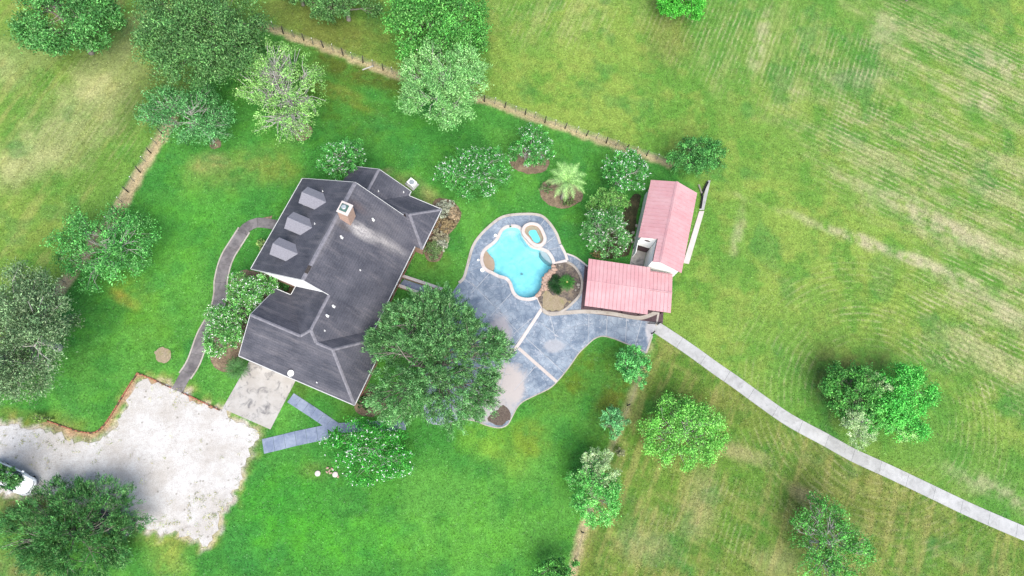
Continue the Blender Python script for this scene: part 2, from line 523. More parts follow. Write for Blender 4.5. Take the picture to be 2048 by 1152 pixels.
M['car_dark'] = plain('dark_car_paint', (0.015,0.018,0.022), 0.2, 0.1, 2, spec=0.6)
M['rubber'] = plain('tyre_rubber', (0.02,0.02,0.02), 0.9, 0.2, 8)
M['alloy'] = plain('wheel_alloy', (0.5,0.5,0.5), 0.35, 0.05, 4, metal=0.8)
M['lamp'] = plain('lamp_lens', (0.6,0.62,0.64), 0.15, 0.05, 4, spec=0.6)
M['plaster'] = mat_concrete('pool_plaster', (0.42,0.50,0.52), (0.60,0.66,0.67), (0.30,0.44,0.48), 0.75)
M['grey_shelf'] = mat_concrete('pool_shelf_plaster', (0.26,0.30,0.33), (0.33,0.37,0.39), (0.20,0.25,0.29), 0.4)

def mat_leaf(name, trans=0.30):
    t = NT(name)
    a = t.n.new('ShaderNodeAttribute'); a.attribute_name = 'tint'
    t.l.new(a.outputs['Color'], t.b.inputs['Base Color'])
    t.b.inputs['Roughness'].default_value = 0.55
    t.b.inputs['Specular IOR Level'].default_value = 0.3
    tr = t.n.new('ShaderNodeBsdfTranslucent')
    hs = t.n.new('ShaderNodeHueSaturation'); hs.inputs['Hue'].default_value = 0.485; hs.inputs['Value'].default_value = 1.25
    t.l.new(a.outputs['Color'], hs.inputs['Color']); t.l.new(hs.outputs[0], tr.inputs['Color'])
    mx = t.n.new('ShaderNodeMixShader'); mx.inputs[0].default_value = trans
    t.l.new(t.b.outputs[0], mx.inputs[1]); t.l.new(tr.outputs[0], mx.inputs[2]); t.l.new(mx.outputs[0], t.out.inputs[0])
    return t.m
M['leaf'] = mat_leaf('leaf', .22)
M['petal'] = mat_leaf('petal', 0.2)

def mat_water(name, col, dens):
    t = NT(name); v = t.coord()
    n = t.noise(v, 2.2, 5, 0.7, 0.8)
    b = t.n.new('ShaderNodeBump'); b.inputs['Strength'].default_value = 0.25; b.inputs['Distance'].default_value = 0.05
    t.l.new(n, b.inputs['Height'])
    tr = t.n.new('ShaderNodeBsdfTransparent'); tr.inputs[0].default_value = (0.93,0.99,1,1)
    gl = t.n.new('ShaderNodeBsdfGlossy'); gl.inputs['Roughness'].default_value = 0.12
    t.l.new(b.outputs[0], gl.inputs['Normal'])
    fr = t.n.new('ShaderNodeFresnel'); fr.inputs[0].default_value = 1.33; t.l.new(b.outputs[0], fr.inputs['Normal'])
    mx = t.n.new('ShaderNodeMixShader'); t.l.new(fr.outputs[0], mx.inputs[0])
    t.l.new(tr.outputs[0], mx.inputs[1]); t.l.new(gl.outputs[0], mx.inputs[2]); t.l.new(mx.outputs[0], t.out.inputs['Surface'])
    va = t.n.new('ShaderNodeVolumeAbsorption'); va.inputs['Color'].default_value = (*col,1); va.inputs['Density'].default_value = dens
    t.l.new(va.outputs[0], t.out.inputs['Volume'])
    return t.m
M['water'] = mat_water('pool_water', (0.36,0.93,0.98), 0.45)

# ================================================================ ground
POOL_C = [(500,212),(560,215),(605,245),(622,300),(650,350),(700,420),(760,465),(850,485),(930,520),(975,580),(998,640),(990,700),(940,750),(893,810),(872,880),(865,960),(830,1020),(780,1055),(700,1070),(610,1055),(550,1010),(520,940),(500,880),(460,830),(420,808),(350,790),(280,752),(200,710),(165,650),(158,580),(175,520),(220,470),(300,410),(350,350),(390,270),(440,225)]
POOL = smooth_loop([P2(940+x/6.065, 420+y/6.065) for x, y in POOL_C], 3)
DECK = pxs([(917,568),(927,556),(934,532),(943,498),(955,476),(976,454),(1003,434),(1037,428),(1076,429),(1096,441.6),(1113,466),(1125,498),(1131,506.5),(1149.6,512.6),(1176,534),(1215,545),(1290,556),(1310,600),(1318,624),(1313.6,651),(1304,673),(1291.6,706.5),(1277,698),(1252,688),(1228,678),(1206,673),(1189,678),(1171.7,693),(1157,707.7),(1140,732),(1120,757),(1100.7,776),(1071,791),(1047,803),(1034.6,815),(1025,832.5),(1015,849.6),(998,856),(973,851),(949,842),(922,838.6),(880,850),(850,835),(850,760),(862,680),(890,610)])
DECK = smooth_loop(DECK, 3)
YARD = pxs([(345,230),(430,100),(540,57),(640,92),(790,150),(980,206),(1130,258),(1330,325),(1400,385),(1352,560),(1318,660),(1255,812),(1200,950),(1165,1060),(1138,1152),(1120,1300),(-300,1300),(-300,760),(20,690),(130,572),(230,430),(315,285)])
FENCE_N = pxs([(528,53),(640,93),(790,150),(880,178),(980,205),(1130,258),(1340,328)])
FENCE_W = pxs([(345,230),(316,284),(230,430),(110,592)])
FENCE_S = pxs([(1302,690),(1258,808),(1200,950),(1165,1062),(1138,1165)])
GRAVEL = pxs([(-90,846),(0,854),(36,851),(71.5,858),(107,869),(150,881),(186,883),(214.6,879.5),(229,861),(247,822),(264.7,790),(279,763),(297,756),(343,776),(390,798),(436,821),(515,862),(508,883),(500.7,912),(479,955),(461,1001),(440,1037),(425.6,1072),(415,1092),(386,1083),(350,1062),(307,1064),(272,1055),(220,1035),(150,1005),(70,990),(0,985),(-90,978)])
GRAVEL = ragged(GRAVEL, 0.3, 0.34, 3)

EDGE_A = pxs([(95,842),(125,852.7),(150,861),(171.7,865.5),(185,866),(197,861),(211,847),(229,820),(247,790),(262,766),(275.4,747)])
EDGE_B = pxs([(276,747),(307.6,759.7),(345,777)])
EDGE_C = pxs([(366,786),(400,802),(440,821)])
GRAVEL_BIG = EDGE_A+EDGE_B+EDGE_C+pxs([(515,862),(430,1070),(-90,978),(-90,842)])
ROW_C = [(P2(1750,300), P2(2048,440)), (P2(1545,0), P2(1480,180)), P2(1755,812)]

def row_masks(x, y):
    n2 = fbm(x*0.12+4, y*0.12+9, 4)
    def bl(px, py, rx, ry, an=0.0):
        p = P2(px, py); s = mpp(px, py); ca, sa = math.cos(an), math.sin(an)
        u = ((x-p[0])*ca-(y-p[1])*sa)/(rx*s); w = ((x-p[0])*sa+(y-p[1])*ca)/(ry*s)
        return np.clip((1.2-np.hypot(u, w)+(n2-.5)*1.2)/.8, 0, 1)
    a = np.maximum.reduce([bl(1900,330,330,160,.42), bl(1960,150,240,140,.42), bl(1990,620,190,200,.4)])
    b = np.maximum.reduce([bl(1500,90,220,160), bl(1690,130,150,120), bl(1130,30,180,80)*.6, bl(1440,1050,200,120)*.5, bl(180,240,130,190)*.4])
    p = ROW_C[2]; r = np.hypot(x-p[0], y-p[1])
    c = np.clip((r-6)/2, 0, 1)*np.clip((19-r)/6, 0, 1)*np.clip(n2*1.6-.1, 0, 1)
    ins = inside(YARD, x, y) | (np.minimum.reduce([x+56, 80-x, y+11, 68-y]) < 2.0)
    return np.stack([np.where(ins,0,a), np.where(ins,0,b), np.where(ins,0,c)], 1)

def build_ground():
    X0, X1, Y0, Y1, st = -56.0, 80.0, -11.0, 68.0, 0.2
    xs = np.concatenate([[-900,-400,-200,-110,-75], np.arange(X0, X1+1e-6, st), [100,140,220,420,900]])
    ys = np.concatenate([[-900,-400,-200,-100,-40,-20], np.arange(Y0, Y1+1e-6, st), [85,120,200,420,900]])
    gx, gy = np.meshgrid(xs, ys)
    x, y = gx.ravel(), gy.ravel()
    nx, ny = len(xs), len(ys)
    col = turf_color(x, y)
    idx = np.arange(nx*ny).reshape(ny, nx)
    q = np.stack([idx[:-1,:-1], idx[:-1,1:], idx[1:,1:], idx[1:,:-1]], -1).reshape(-1, 4)
    cx = (x[q[:,0]]+x[q[:,2]])/2; cy = (y[q[:,0]]+y[q[:,2]])/2
    q = q[~inside(offset_loop(POOL, 0.12), cx, cy)]
    z = (fbm(x*0.35, y*0.35, 3)-0.5)*0.05
    me = bpy.data.meshes.new('ground')
    me.vertices.add(len(x)); me.vertices.foreach_set('co', np.stack([x,y,z-0.02],1).astype(np.float32).ravel())
    me.loops.add(len(q)*4); me.loops.foreach_set('vertex_index', q.astype(np.int32).ravel())
    me.polygons.add(len(q)); me.polygons.foreach_set('loop_start', np.arange(0,len(q)*4,4,dtype=np.int32))
    me.polygons.foreach_set('loop_total', np.full(len(q),4,dtype=np.int32))
    me.update(calc_edges=True)
    ca = me.color_attributes.new('turf','FLOAT_COLOR','POINT')
    ca.data.foreach_set('color', np.concatenate([col, np.ones((len(x),1))],1).astype(np.float32).ravel())
    ra = me.color_attributes.new('rows','FLOAT_COLOR','POINT')
    ra.data.foreach_set('color', np.concatenate([row_masks(x,y), np.ones((len(x),1))],1).astype(np.float32).ravel())
    o = link('ground', me, M['ground']); tag(o, kind='structure')

def A(*c): return np.array(alb(*c))
def turf_color(x, y):
    """colour of the turf: species, dryness, mowing rows, bare soil, painted thicket shade"""
    S = lambda a, b, t: np.clip((t-a)/(b-a), 0, 1)**2*(3-2*np.clip((t-a)/(b-a), 0, 1))
    def lay(c, m, col):
        m = np.clip(m, 0, 1)[:,None]; return c*(1-m)+np.asarray(col)*m
    n1 = fbm(x*0.10+3, y*0.10, 4); n2 = fbm(x*0.33+40, y*0.33+11, 4); n3 = fbm(x*1.1, y*1.1+50, 4); n4 = fbm(x*0.05+9, y*0.05+70, 3); n5 = fbm(x*0.6+21, y*0.6+4, 5)
    sd = dist_path(YARD, x, y, True); ins = inside(YARD, x, y); sd = np.where(ins, sd, -sd)
    # outer pasture
    c = np.tile(A(122,162,70), (len(x),1))
    c = lay(c, S(.40,.62,n1), A(144,172,78)); c = lay(c, S(.48,.68,n2)*.7, A(98,152,60)); c = lay(c, S(.52,.72,n5)*.4, A(156,170,84))
    c = lay(c, S(.5,.66,n4)*.5, A(86,148,62))
    # mown rows
    def rows(px0, px1, wid, seed, lo, hi):
        a = Vector(P2(*px0)); b = Vector(P2(*px1)); d = (b-a).normalized()
        u = (x-a.x)*d.x+(y-a.y)*d.y; w = -(x-a.x)*d.y+(y-a.y)*d.x
        return S(lo, hi, 0.55*fbm(u*0.05+seed, w/wid+seed, 3)+0.45*fbm(u*0.5+seed, w*1.6+seed*2, 4))
    def blobm(px, py, rx, ry, ang=0.0, soft=1.0):
        p = P2(px, py); s = mpp(px, py); ca, sa = math.cos(ang), math.sin(ang)
        u = ((x-p[0])*ca-(y-p[1])*sa)/(rx*s); w = ((x-p[0])*sa+(y-p[1])*ca)/(ry*s)
        # ang is measured in the picture, clockwise from the right
        return S(1.0+0.35*soft, 1.0-0.75*soft, np.hypot(u, w)+(n2-.5)*0.9+(n3-.5)*0.5)
    r1 = rows((1750,300),(2048,440), 1.6, 3.1, .42, .66)
    r2 = rows((1545,0),(1480,180), 1.4, 8.7, .42, .66)
    tan_f = A(198,192,142); tan2 = A(206,196,160)
    zone_e = np.maximum.reduce([blobm(1900,330,330,150,.42), blobm(1950,150,240,130,.42), blobm(1900,450,260,70,.42), blobm(2000,560,160,120,.4), blobm(1990,700,150,80,.4)])
    c = lay(c, r1*zone_e*.62, tan_f)
    zone_n = np.maximum.reduce([blobm(1500,90,200,150), blobm(1680,120,140,110), blobm(1130,30,160,70)])
    c = lay(c, r2*zone_n*.4, A(184,186,120))
    # bare swathes in the pasture
    for px, py, rx, ry, an, k in ((1810,513,280,15,.36,.95),(1850,435,150,34,.5,.75),(1940,480,120,24,.42,.6),(2010,130,90,40,.4,.7),(1965,205,45,30,.5,.8),(1520,80,16,100,.33,.6),(1700,160,90,35,.2,.4),(1475,470,14,60,.33,.5),(1960,590,110,16,.42,.6),(1990,980,120,26,.45,.6),(1920,1110,110,34,.3,.6),(1770,60,40,40,0,.5),(2030,640,70,30,.4,.6)):
        c = lay(c, blobm(px,py,rx,ry,an)*k*.85*S(.34,.60,.5*n3+.5*n5), tan2)
    # strip between the fence and the long walk: thin olive turf
    lowr = inside(pxs([(1320,660),(1480,770),(1640,880),(1800,960),(2100,1100),(2100,1300),(1100,1300),(1165,1060),(1255,812)]), x, y)
    m = lowr.astype(float)
    c = lay(c, m*.7, A(100,138,52)); c = lay(c, m*S(.42,.65,n2)*.6, A(132,146,70)); c = lay(c, m*S(.46,.66,n5)*.6, A(76,130,48)); c = lay(c, m*S(.52,.7,n1)*.35, A(126,118,64))
    r3 = rows((1430,1152),(1500,920), 0.6, 5.5, .46, .68); c = lay(c, m*r3*.5, A(176,168,104))
    r4 = rows((1500,840),(1800,1010), 0.6, 6.5, .48, .68); c = lay(c, m*r4*.4, A(160,162,96))
    for px, py, rx, ry, an, k in ((1480,905,60,18,.3,.6),(1620,995,40,14,.4,.8),(1400,1010,40,70,.3,.5),(1290,1090,60,40,0,.5),(1560,1130,60,40,0,.4)):
        c = lay(c, blobm(px,py,rx,ry,an)*k, A(186,174,124))
    # west pasture
    for px, py, rx, ry, an, k in ((180,205,70,150,.62,.85),(100,290,110,70,-.6,.8),(215,130,50,90,.5,.6),(40,120,70,60,0,.5),(30,340,60,40,-.4,.8),(270,60,30,60,.4,.6)):
        c = lay(c, blobm(px,py,rx,ry,an)*k, A(206,202,144))
    wf = inside(pxs([(-300,-300),(420,-300),(430,100),(315,285),(130,572),(-300,760)]), x, y).astype(float)
    r5 = rows((130,320),(270,120), 0.8, 2.2, .46, .66); c = lay(c, wf*r5*.45, A(178,176,106)); c = lay(c, wf*S(.5,.7,n1)*.5, A(96,140,56))
    c = lay(c, wf*blobm(300,190,60,110,.6)*.7, A(92,118,56))
    c = lay(c, blobm(660,60,150,60,.35)*.75, A(112,120,58))
    # lawn
    yd = S(-0.7, 0.7, sd+(n3-.5)*1.2)
    lawn = np.tile(A(80,150,62), (len(x),1))
    lawn = lay(lawn, S(.38,.62,n1)*.8, A(102,168,70)); lawn = lay(lawn, S(.45,.68,n2)*.6, A(64,136,56)); lawn = lay(lawn, S(.5,.7,n5)*.35, A(92,160,52))
    for px, py, rx, ry, an, k, cc in ((470,340,120,50,-.3,.5,(146,160,84)),(420,325,40,26,0,.8,(204,184,120)),(560,340,60,30,.2,.4,(140,140,60)),
        (300,520,120,90,0,.55,(98,172,58)),(390,420,90,60,0,.5,(96,176,60)),
        (660,210,140,60,.35,.65,(86,118,38)),(700,140,170,30,.35,.8,(96,100,40)),(640,165,110,12,.35,.35,(158,150,76)),(690,200,80,10,.4,.3,(150,150,70)),
        (1150,690,20,70,.6,.7,(190,170,60)),(1175,740,90,50,-.5,.6,(104,116,34)),(1120,790,60,40,0,.5,(116,130,40)),
        (1230,790,40,110,.45,.75,(116,112,44)),(1180,900,70,60,0,.4,(70,116,34)),
        (970,880,70,45,.3,.5,(138,186,64)),(1010,920,60,34,.4,.4,(150,180,70)),(1060,880,50,40,0,.55,(140,150,50)),(900,1080,160,60,0,.5,(108,182,62)),(640,1090,180,60,0,.5,(96,190,50)),(560,1010,120,70,0,.4,(70,176,40)),
        (1390,520,34,44,0,.85,(206,190,110)),(1395,590,46,50,0,.7,(170,178,60)),(1420,440,40,60,.2,.6,(156,166,60)),(1400,640,60,40,0,.5,(120,170,50)),
        (350,1085,80,30,0,.5,(164,166,72)),(330,1120,60,40,.6,.4,(184,178,90)),(40,1140,90,30,.3,.7,(150,140,90)),(30,1060,60,50,0,.5,(104,120,60)),
        (60,840,110,22,.1,.8,(150,150,70)),(250,600,34,14,.6,.75,(206,176,80)),(265,580,50,36,.4,.3,(150,160,60)),(270,640,80,40,.3,.4,(110,160,50)),(330,690,60,60,0,.25,(110,160,60)),
        (840,385,60,24,.5,.8,(180,176,110)),(770,345,16,10,-.4,.7,(170,160,120)),(640,940,40,20,0,.6,(120,140,70)),(600,770,60,30,.4,.6,(84,112,44)),(690,800,60,20,.4,.5,(80,104,44)),
        (1250,900,30,90,.3,.5,(120,100,50)),(740,310,60,20,0,.3,(60,110,40)),(800,640,40,60,.4,.5,(120,120,60)),(860,520,40,30,.0,.4,(120,120,50)),
        (50,1000,90,46,.2,.9,(124,106,80)),(120,990,60,20,.2,.7,(150,130,104)),(230,1050,60,20,.4,.6,(150,130,100))):
        lawn = lay(lawn, blobm(px,py,rx,ry,an)*k*(.35+.65*S(.36,.60,.5*n3+.5*n5)), A(*cc))
    c = c*(1-yd[:,None])+lawn*yd[:,None]
    # trodden soil strips under the fences, wear rims
    for path, w, k in ((FENCE_N,0.42,.85),(FENCE_W,0.55,.95),(FENCE_S[2:],0.42,.85),(FENCE_S[:3],0.30,.5)):
        d = dist_path(path, x, y); c = lay(c, S(w+.35, w-.25, d+(n3-.5)*0.7)*k, A(206,186,146))
    gi = inside(GRAVEL, x, y); d = dist_path(GRAVEL, x, y, True)
    c = lay(c, np.where(gi, 1.0, S(.55,.0,d+(n3-.5)*1.1)), A(214,204,190)); c = lay(c, S(1.3,0.0,d+(n3-.5)*1.2)*.55*S(.35,.6,n5), A(190,176,104))
    c = lay(c, np.maximum(blobm(1655,770,44,76,.2), blobm(1720,722,80,20,-.2))*.5*S(.3,.6,n3), A(132,116,76))  # brown patch: the thicket's shadow painted into the turf colour
    c = lay(c, blobm(1620,1040,60,70)*.3, A(120,116,66))
    c = lay(c, blobm(1330,90,60,60)*.4, A(140,130,80))
    for pth in (EDGE_A, EDGE_B, EDGE_C):
        c = lay(c, S(.75,.15,dist_path(pth, x, y)+(n3-.5)*.6)*.85*(inside(GRAVEL_BIG, x, y)), A(206,164,134))
    # clover and weeds: cool green flecks
    c = lay(c, S(.62,.74,fbm(x*0.22+90,y*0.22+31,4))*.35, A(52,132,66))
    c = c*(0.94+0.34*fbm(x*2.3+3, y*2.3+8, 3))[:,None]
    edge = np.minimum.reduce([x+56, 80-x, y+11, 68-y])
    w = np.clip(edge/3.5, 0, 1)[:,None]
    c = c*w+A(112,156,62)*(1-w)
    return np.clip(c, 0.002, 0.6)
build_ground()

# tufts: the rough of the turf, far too many to count
def build_tufts(N=230000):
    rg = np.random.default_rng(11)
    x = rg.uniform(-54, 78, N); y = rg.uniform(-9.5, 66, N)
    ok = ~inside(offset_loop(DECK,0.1), x, y) & ~(inside(GRAVEL, x, y) & (dist_path(GRAVEL, x, y, True) > 0.75*fbm(x*1.3,y*1.3,3)**1.5))
    for px in ([(445,817),(541,859),(592,760),(500,718)], [(344,777),(365,787),(400,722),(450,610),(458,533),(500,460),(547,449),(545,435),(490,445),(450,490),(430,560),(425,610)], [(525,903),(670,862),(930,845),(680,845),(590,790),(575,805),(655,852),(530,880)]):
        ok &= ~inside(pxs(px), x, y)
    walk = pxs([(1311,655),(1386,704),(1472,765),(1570,835),(1649,878),(1707,911),(1780,942),(1944,1021),(2100,1090)])
    ok &= dist_path(walk, x, y) > 0.62+0.2*fbm(x,y,2)
    x, y = x[ok], y[ok]; N = len(x)
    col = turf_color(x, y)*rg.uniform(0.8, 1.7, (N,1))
    h = rg.uniform(0.015, 0.05, N)*(0.6+0.9*fbm(x*.4,y*.4,3)); w = rg.uniform(0.04, 0.12, N); a = rg.uniform(0, 2*np.pi, N)
    lean = rg.uniform(0.05, 0.18, N); la = rg.uniform(0, 2*np.pi, N)
    v = np.zeros((N,3,3))
    v[:,0] = np.stack([x-np.cos(a)*w, y-np.sin(a)*w, np.full(N,-.02)],1)
    v[:,1] = np.stack([x+np.cos(a)*w, y+np.sin(a)*w, np.full(N,-.02)],1)
    v[:,2] = np.stack([x+np.cos(la)*lean, y+np.sin(la)*lean, h],1)
    o = tri_mesh('grass_tufts', v.reshape(-1,3), np.arange(N*3).reshape(-1,3), np.repeat(col,3,0), M['leaf'])
    tag(o, 'short rough turf and pasture grass over the whole ground', 'grass', kind='stuff')

def tri_mesh(name, v, f, col, mat, parent=None):
    k = f.shape[1]
    me = bpy.data.meshes.new(name)
    me.vertices.add(len(v)); me.vertices.foreach_set('co', np.asarray(v,np.float32).ravel())
    me.loops.add(f.size); me.loops.foreach_set('vertex_index', f.astype(np.int32).ravel())
    me.polygons.add(len(f)); me.polygons.foreach_set('loop_start', np.arange(0,f.size,k,dtype=np.int32))
    me.polygons.foreach_set('loop_total', np.full(len(f),k,dtype=np.int32))
    me.update(calc_edges=True)
    ca = me.color_attributes.new('tint','FLOAT_COLOR','POINT')
    ca.data.foreach_set('color', np.concatenate([col, np.ones((len(v),1))],1).astype(np.float32).ravel())
    return link(name, me, mat, parent)
build_tufts()

# ================================================================ gravel yard, pads and walks
tag(sheet('gravel_yard', GRAVEL, 0.024, M['gravel']), kind='structure')
pad = empty('garage_pad', (0,0,0), kind='structure')
PADC = [P2(445,817), P2(541,859), P2(592,760), P2(503,715)]
def lerp2(a, b, t): return (a[0]+(b[0]-a[0])*t, a[1]+(b[1]-a[1])*t)
bevel(MB().prism(PADC, -0.05, 0.065).build('concrete_panel', M['pad'], pad), 0.02)

def walk_strip(name, path, width, mat, z=0.05, joint=1.5, piece='slab', closed=False, gap=0.02, base=True):
    """walkway of separate slabs with open joints along a smoothed path"""
    root = empty(name, (0,0,0), kind='structure')
    pp = smooth_loop(path, 6, False)
    # resample
    d = [0]
    for i in range(1,len(pp)): d.append(d[-1]+math.dist(pp[i],pp[i-1]))
    def at(s):
        s = min(max(s,0), d[-1])
        for i in range(1,len(pp)):
            if d[i] >= s:
                t = (s-d[i-1])/max(1e-9,d[i]-d[i-1]); return lerp2(pp[i-1],pp[i],t)
        return pp[-1]
    def fr(s):
        a, b = at(s-.3), at(s+.3); t = Vector((b[0]-a[0],b[1]-a[1])).normalized(); return at(s), Vector((-t.y,t.x))
    n = max(1, round(d[-1]/joint)); L = d[-1]/n
    wf = width if callable(width) else (lambda s: width)
    for i in range(n):
        k = max(2, int(L/0.5)+1)
        l, r = [], []
        for j in range(k):
            s = i*L+gap/2+(L-gap)*j/(k-1); p, nn = fr(s); w = wf(s/d[-1])/2
            l.append((p[0]+nn.x*w, p[1]+nn.y*w)); r.append((p[0]-nn.x*w, p[1]-nn.y*w))
        MB().prism(l+r[::-1], -0.05, z).build(piece, mat, root)
    return root
walk_strip('front_walk', pxs([(354,782),(370,752),(388,722.7),(406.5,671.6),(424,640),(435.6,613),(441,585),(441.8,562),(448,533),(457,510),(470,489),(488.5,460),(503,449),(520,445),(552,450)]), lambda t: 1.12, M['walk'], 0.045, 1.9)
walk_strip('long_walk', pxs([(1311,654),(1345,676),(1386,704),(1430,736),(1472,765),(1520,800),(1570,835),(1610,858),(1649,878.5),(1707.7,911),(1780,944),(1860,982),(1944,1022),(2060,1072),(2200,1130)]), lambda t: 1.35+0.15*t, M['sidewalk'], 0.05, 3.0)
walk_strip('side_walk', pxs([(581,795.4),(605,811),(629.5,827),(650,841),(672,856)]), 1.05, M['walk_blue'], 0.04, 1.0)
walk_strip('side_walk', pxs([(526,893),(560,885),(590,877.5),(625,870),(656,863.5)]), 1.42, M['walk_blue'], 0.045, 1.0)
walk_strip('side_walk', pxs([(676,856),(710,854),(745,852),(780,851),(812,850)]), 0.95, M['walk_blue'], 0.05, 1.4)

# border strips along the front walk
fw = smooth_loop(pxs([(370,752),(388,722.7),(406.5,671.6),(424,640),(435.6,613),(441,585),(441.8,562),(448,533),(457,510),(470,489),(488.5,460)]), 4, False)
for sgn in (-1, 1):
    a, b = offset_path(fw, sgn*0.58), offset_path(fw, sgn*0.72)
    o = MB().prism(a+b[::-1], -0.05, 0.05).build('walk_border', M['curb']); tag(o, kind='structure')

# brick edging of the gravel yard, brick by brick
edg = empty('brick_edging', P(275,747), 0, 'low edging of single red bricks where the lawn meets the gravel', 'edging')
bm_ = MB().box(-0.115,0.115,-0.055,0.055,-0.06,0.13)
brick_me = [pyobj('brick', bm_.v, bm_.f, M[m], edg) for m in ('edge_brick','edge_brick2')]
rb = random.Random(5); first = [True, True]
def lay_bricks(path):
    pp = smooth_loop(path, 8, False); acc = 0.0
    for i in range(1, len(pp)):
        a, b = Vector(pp[i-1]), Vector(pp[i]); L = (b-a).length
        while acc < L:
            p = a.lerp(b, acc/L); k = 0 if rb.random() < .68 else 1
            if first[k]: o = brick_me[k]; first[k] = False
            else: o = brick_me[k].copy(); COL.objects.link(o)
            ang = math.atan2((b-a).y,(b-a).x)+rb.uniform(-.12,.12)
            o.location = (p.x-edg.location.x, p.y-edg.location.y, rb.uniform(-.02,.03)); o.rotation_euler = (rb.uniform(-.08,.08), rb.uniform(-.08,.08), ang)
            acc += rb.uniform(0.245, 0.30)
        acc -= L
lay_bricks(pxs([(95,842),(125,852.7),(150,861),(171.7,865.5),(185,866),(197,861),(211,847),(229,820),(247,790),(262,766),(275.4,747)]))
lay_bricks(pxs([(276,747),(307.6,759.7),(345,777)]))
lay_bricks(pxs([(366,786),(400,802),(440,821)]))

# ================================================================ pool deck
HOLE = offset_loop(POOL, 0.14)
deck = empty('pool_deck', P(1040,640), 0, kind='structure')
DL = Vector((deck.location.x, deck.location.y))
loc2 = lambda p: (p[0]-DL.x, p[1]-DL.y)
sheet('deck_bed', [loc2(p) for p in DECK], 0.022, M['deck_base'], deck, holes=[[loc2(p) for p in HOLE]])

def deck_panels():
    loops = [[Vector((*p,0)) for p in DECK], [Vector((*p,0)) for p in HOLE]]
    tri = tessellate_polygon(loops)
    bm = bmesh.new()
    vs = [bm.verts.new((p.x,p.y,0)) for l in loops for p in l]
    for t in tri:
        try: bm.faces.new([vs[i] for i in t])
        except ValueError: pass
    bm.normal_update()
    for f in bm.faces:
        if f.normal.z < 0: f.normal_flip()
    def cut(co, no, geom):
        r = bmesh.ops.bisect_plane(bm, geom=geom, dist=1e-5, plane_co=co, plane_no=no)
        return [e for e in r['geom_cut'] if isinstance(e, bmesh.types.BMEdge)]
    xs = [p[0] for p in DECK]; ys = [p[1] for p in DECK]
    g = lambda: bm.verts[:]+bm.edges[:]+bm.faces[:]
    for k in range(int(min(xs)*1.4), int(max(xs)*1.4)+1): cut((k/1.4+.37,0,0),(1,0,0),g())
    for k in range(int(min(ys)*1.4), int(max(ys)*1.4)+1): cut((0,k/1.4+.41,0),(0,1,0),g())
    lay = bm.edges.layers.int.new('joint')
    J = [((1058,425),(1059,450)),((1090,438),(1083,448)),((993,444),(1004,462)),((975,452),(1003,462)),((938,498),(965,503)),((945,512),(966,514)),((930,545),(968,530)),((978,548),(948,581)),((1022,587),(985,628)),((929,558),(953,576)),((953,576),(993,618)),((993,618),(1034,662)),
         ((1034,662),(1060,640)),((1074,594),(1085,618)),((1085,618),(1010,714)),((1033,694),(1116,766)),((1052,676),(1130,748)),((1084,648),(1160,706)),((1098,624),(1110,672)),((1110,672),(1176,690)),((1178,622),(1176,690)),((1215,625),(1212,674)),((1254,628),(1250,690)),((1286,632),(1268,698)),((1120,660),(1178,648)),
         ((1000,776),(1024,834)),((952,816),(1006,799)),((960,812),(956,846)),((1071,733),(1036,772)),((1100,500),(1129,492)),((1113,470),(1098,482)),((1131,508),(1134,524)),((1160,520),(1150,560)),((1178,570),(1158,572)),((905,650),(985,715)),((900,740),(1010,748)),((1018,712),(1000,776))]
    for a, b in J:
        a = P(*a); b = P(*b); d = (b-a).normalized(); a = a-d*.3; b = b+d*.3; L = (b-a).length; no = Vector((-d.y,d.x,0))
        fs = []
        for f in bm.faces:
            us = [(v.co-a).dot(d) for v in f.verts]; ws = [(v.co-a).dot(no) for v in f.verts]
            c = f.calc_center_median(); uc = (c-a).dot(d)
            if -0.3 < uc < L+0.3 and min(ws) < 0 < max(ws): fs.append(f)
        geom = list({e for f in fs for e in f.edges}|{v for f in fs for v in f.verts}|set(fs))
        for e in cut(a, no, geom): e[lay] = 1
    seen = set(); comps = []
    for f in bm.faces:
        if f in seen: continue
        st = [f]; seen.add(f); comp = []
        while st:
            q = st.pop(); comp.append(q)
            for e in q.edges:
                if e[lay]: continue
                for r in e.link_faces:
                    if r not in seen: seen.add(r); st.append(r)
        comps.append(comp)
    for comp in comps:
        if sum(f.calc_area() for f in comp) < 0.15: continue
        b2 = bmesh.new(); mp = {}
        for f in comp:
            for v in f.verts:
                if v not in mp: mp[v] = b2.verts.new((v.co.x-DL.x, v.co.y-DL.y, 0.0))
        jl = b2.edges.layers.int.new('joint'); je = []
        for f in comp:
            b2.faces.new([mp[v] for v in f.verts])
        for f in comp:
            for e in f.edges:
                if e[lay]:
                    q = b2.edges.get((mp[e.verts[0]], mp[e.verts[1]]))
                    if q and len(q.link_faces) == 2: je.append(q)
        if je: bmesh.ops.split_edges(b2, edges=list(set(je)))
        r = bmesh.ops.inset_region(b2, faces=b2.faces[:], thickness=0.032, use_boundary=True, use_even_offset=False)
        bmesh.ops.delete(b2, geom=r['faces'], context='FACES')
        if not b2.faces: b2.free(); continue
        for v in b2.verts: v.co.z = 0.026
        ex = bmesh.ops.extrude_face_region(b2, geom=b2.faces[:])
        for v in ex['geom']:
            if isinstance(v, bmesh.types.BMVert): v.co.z = 0.045
        b2.normal_update()
        me = bpy.data.meshes.new('deck_panel'); b2.to_mesh(me); b2.free()
        link('deck_panel', me, M['deck'], deck)
    bm.free()
deck_panels()

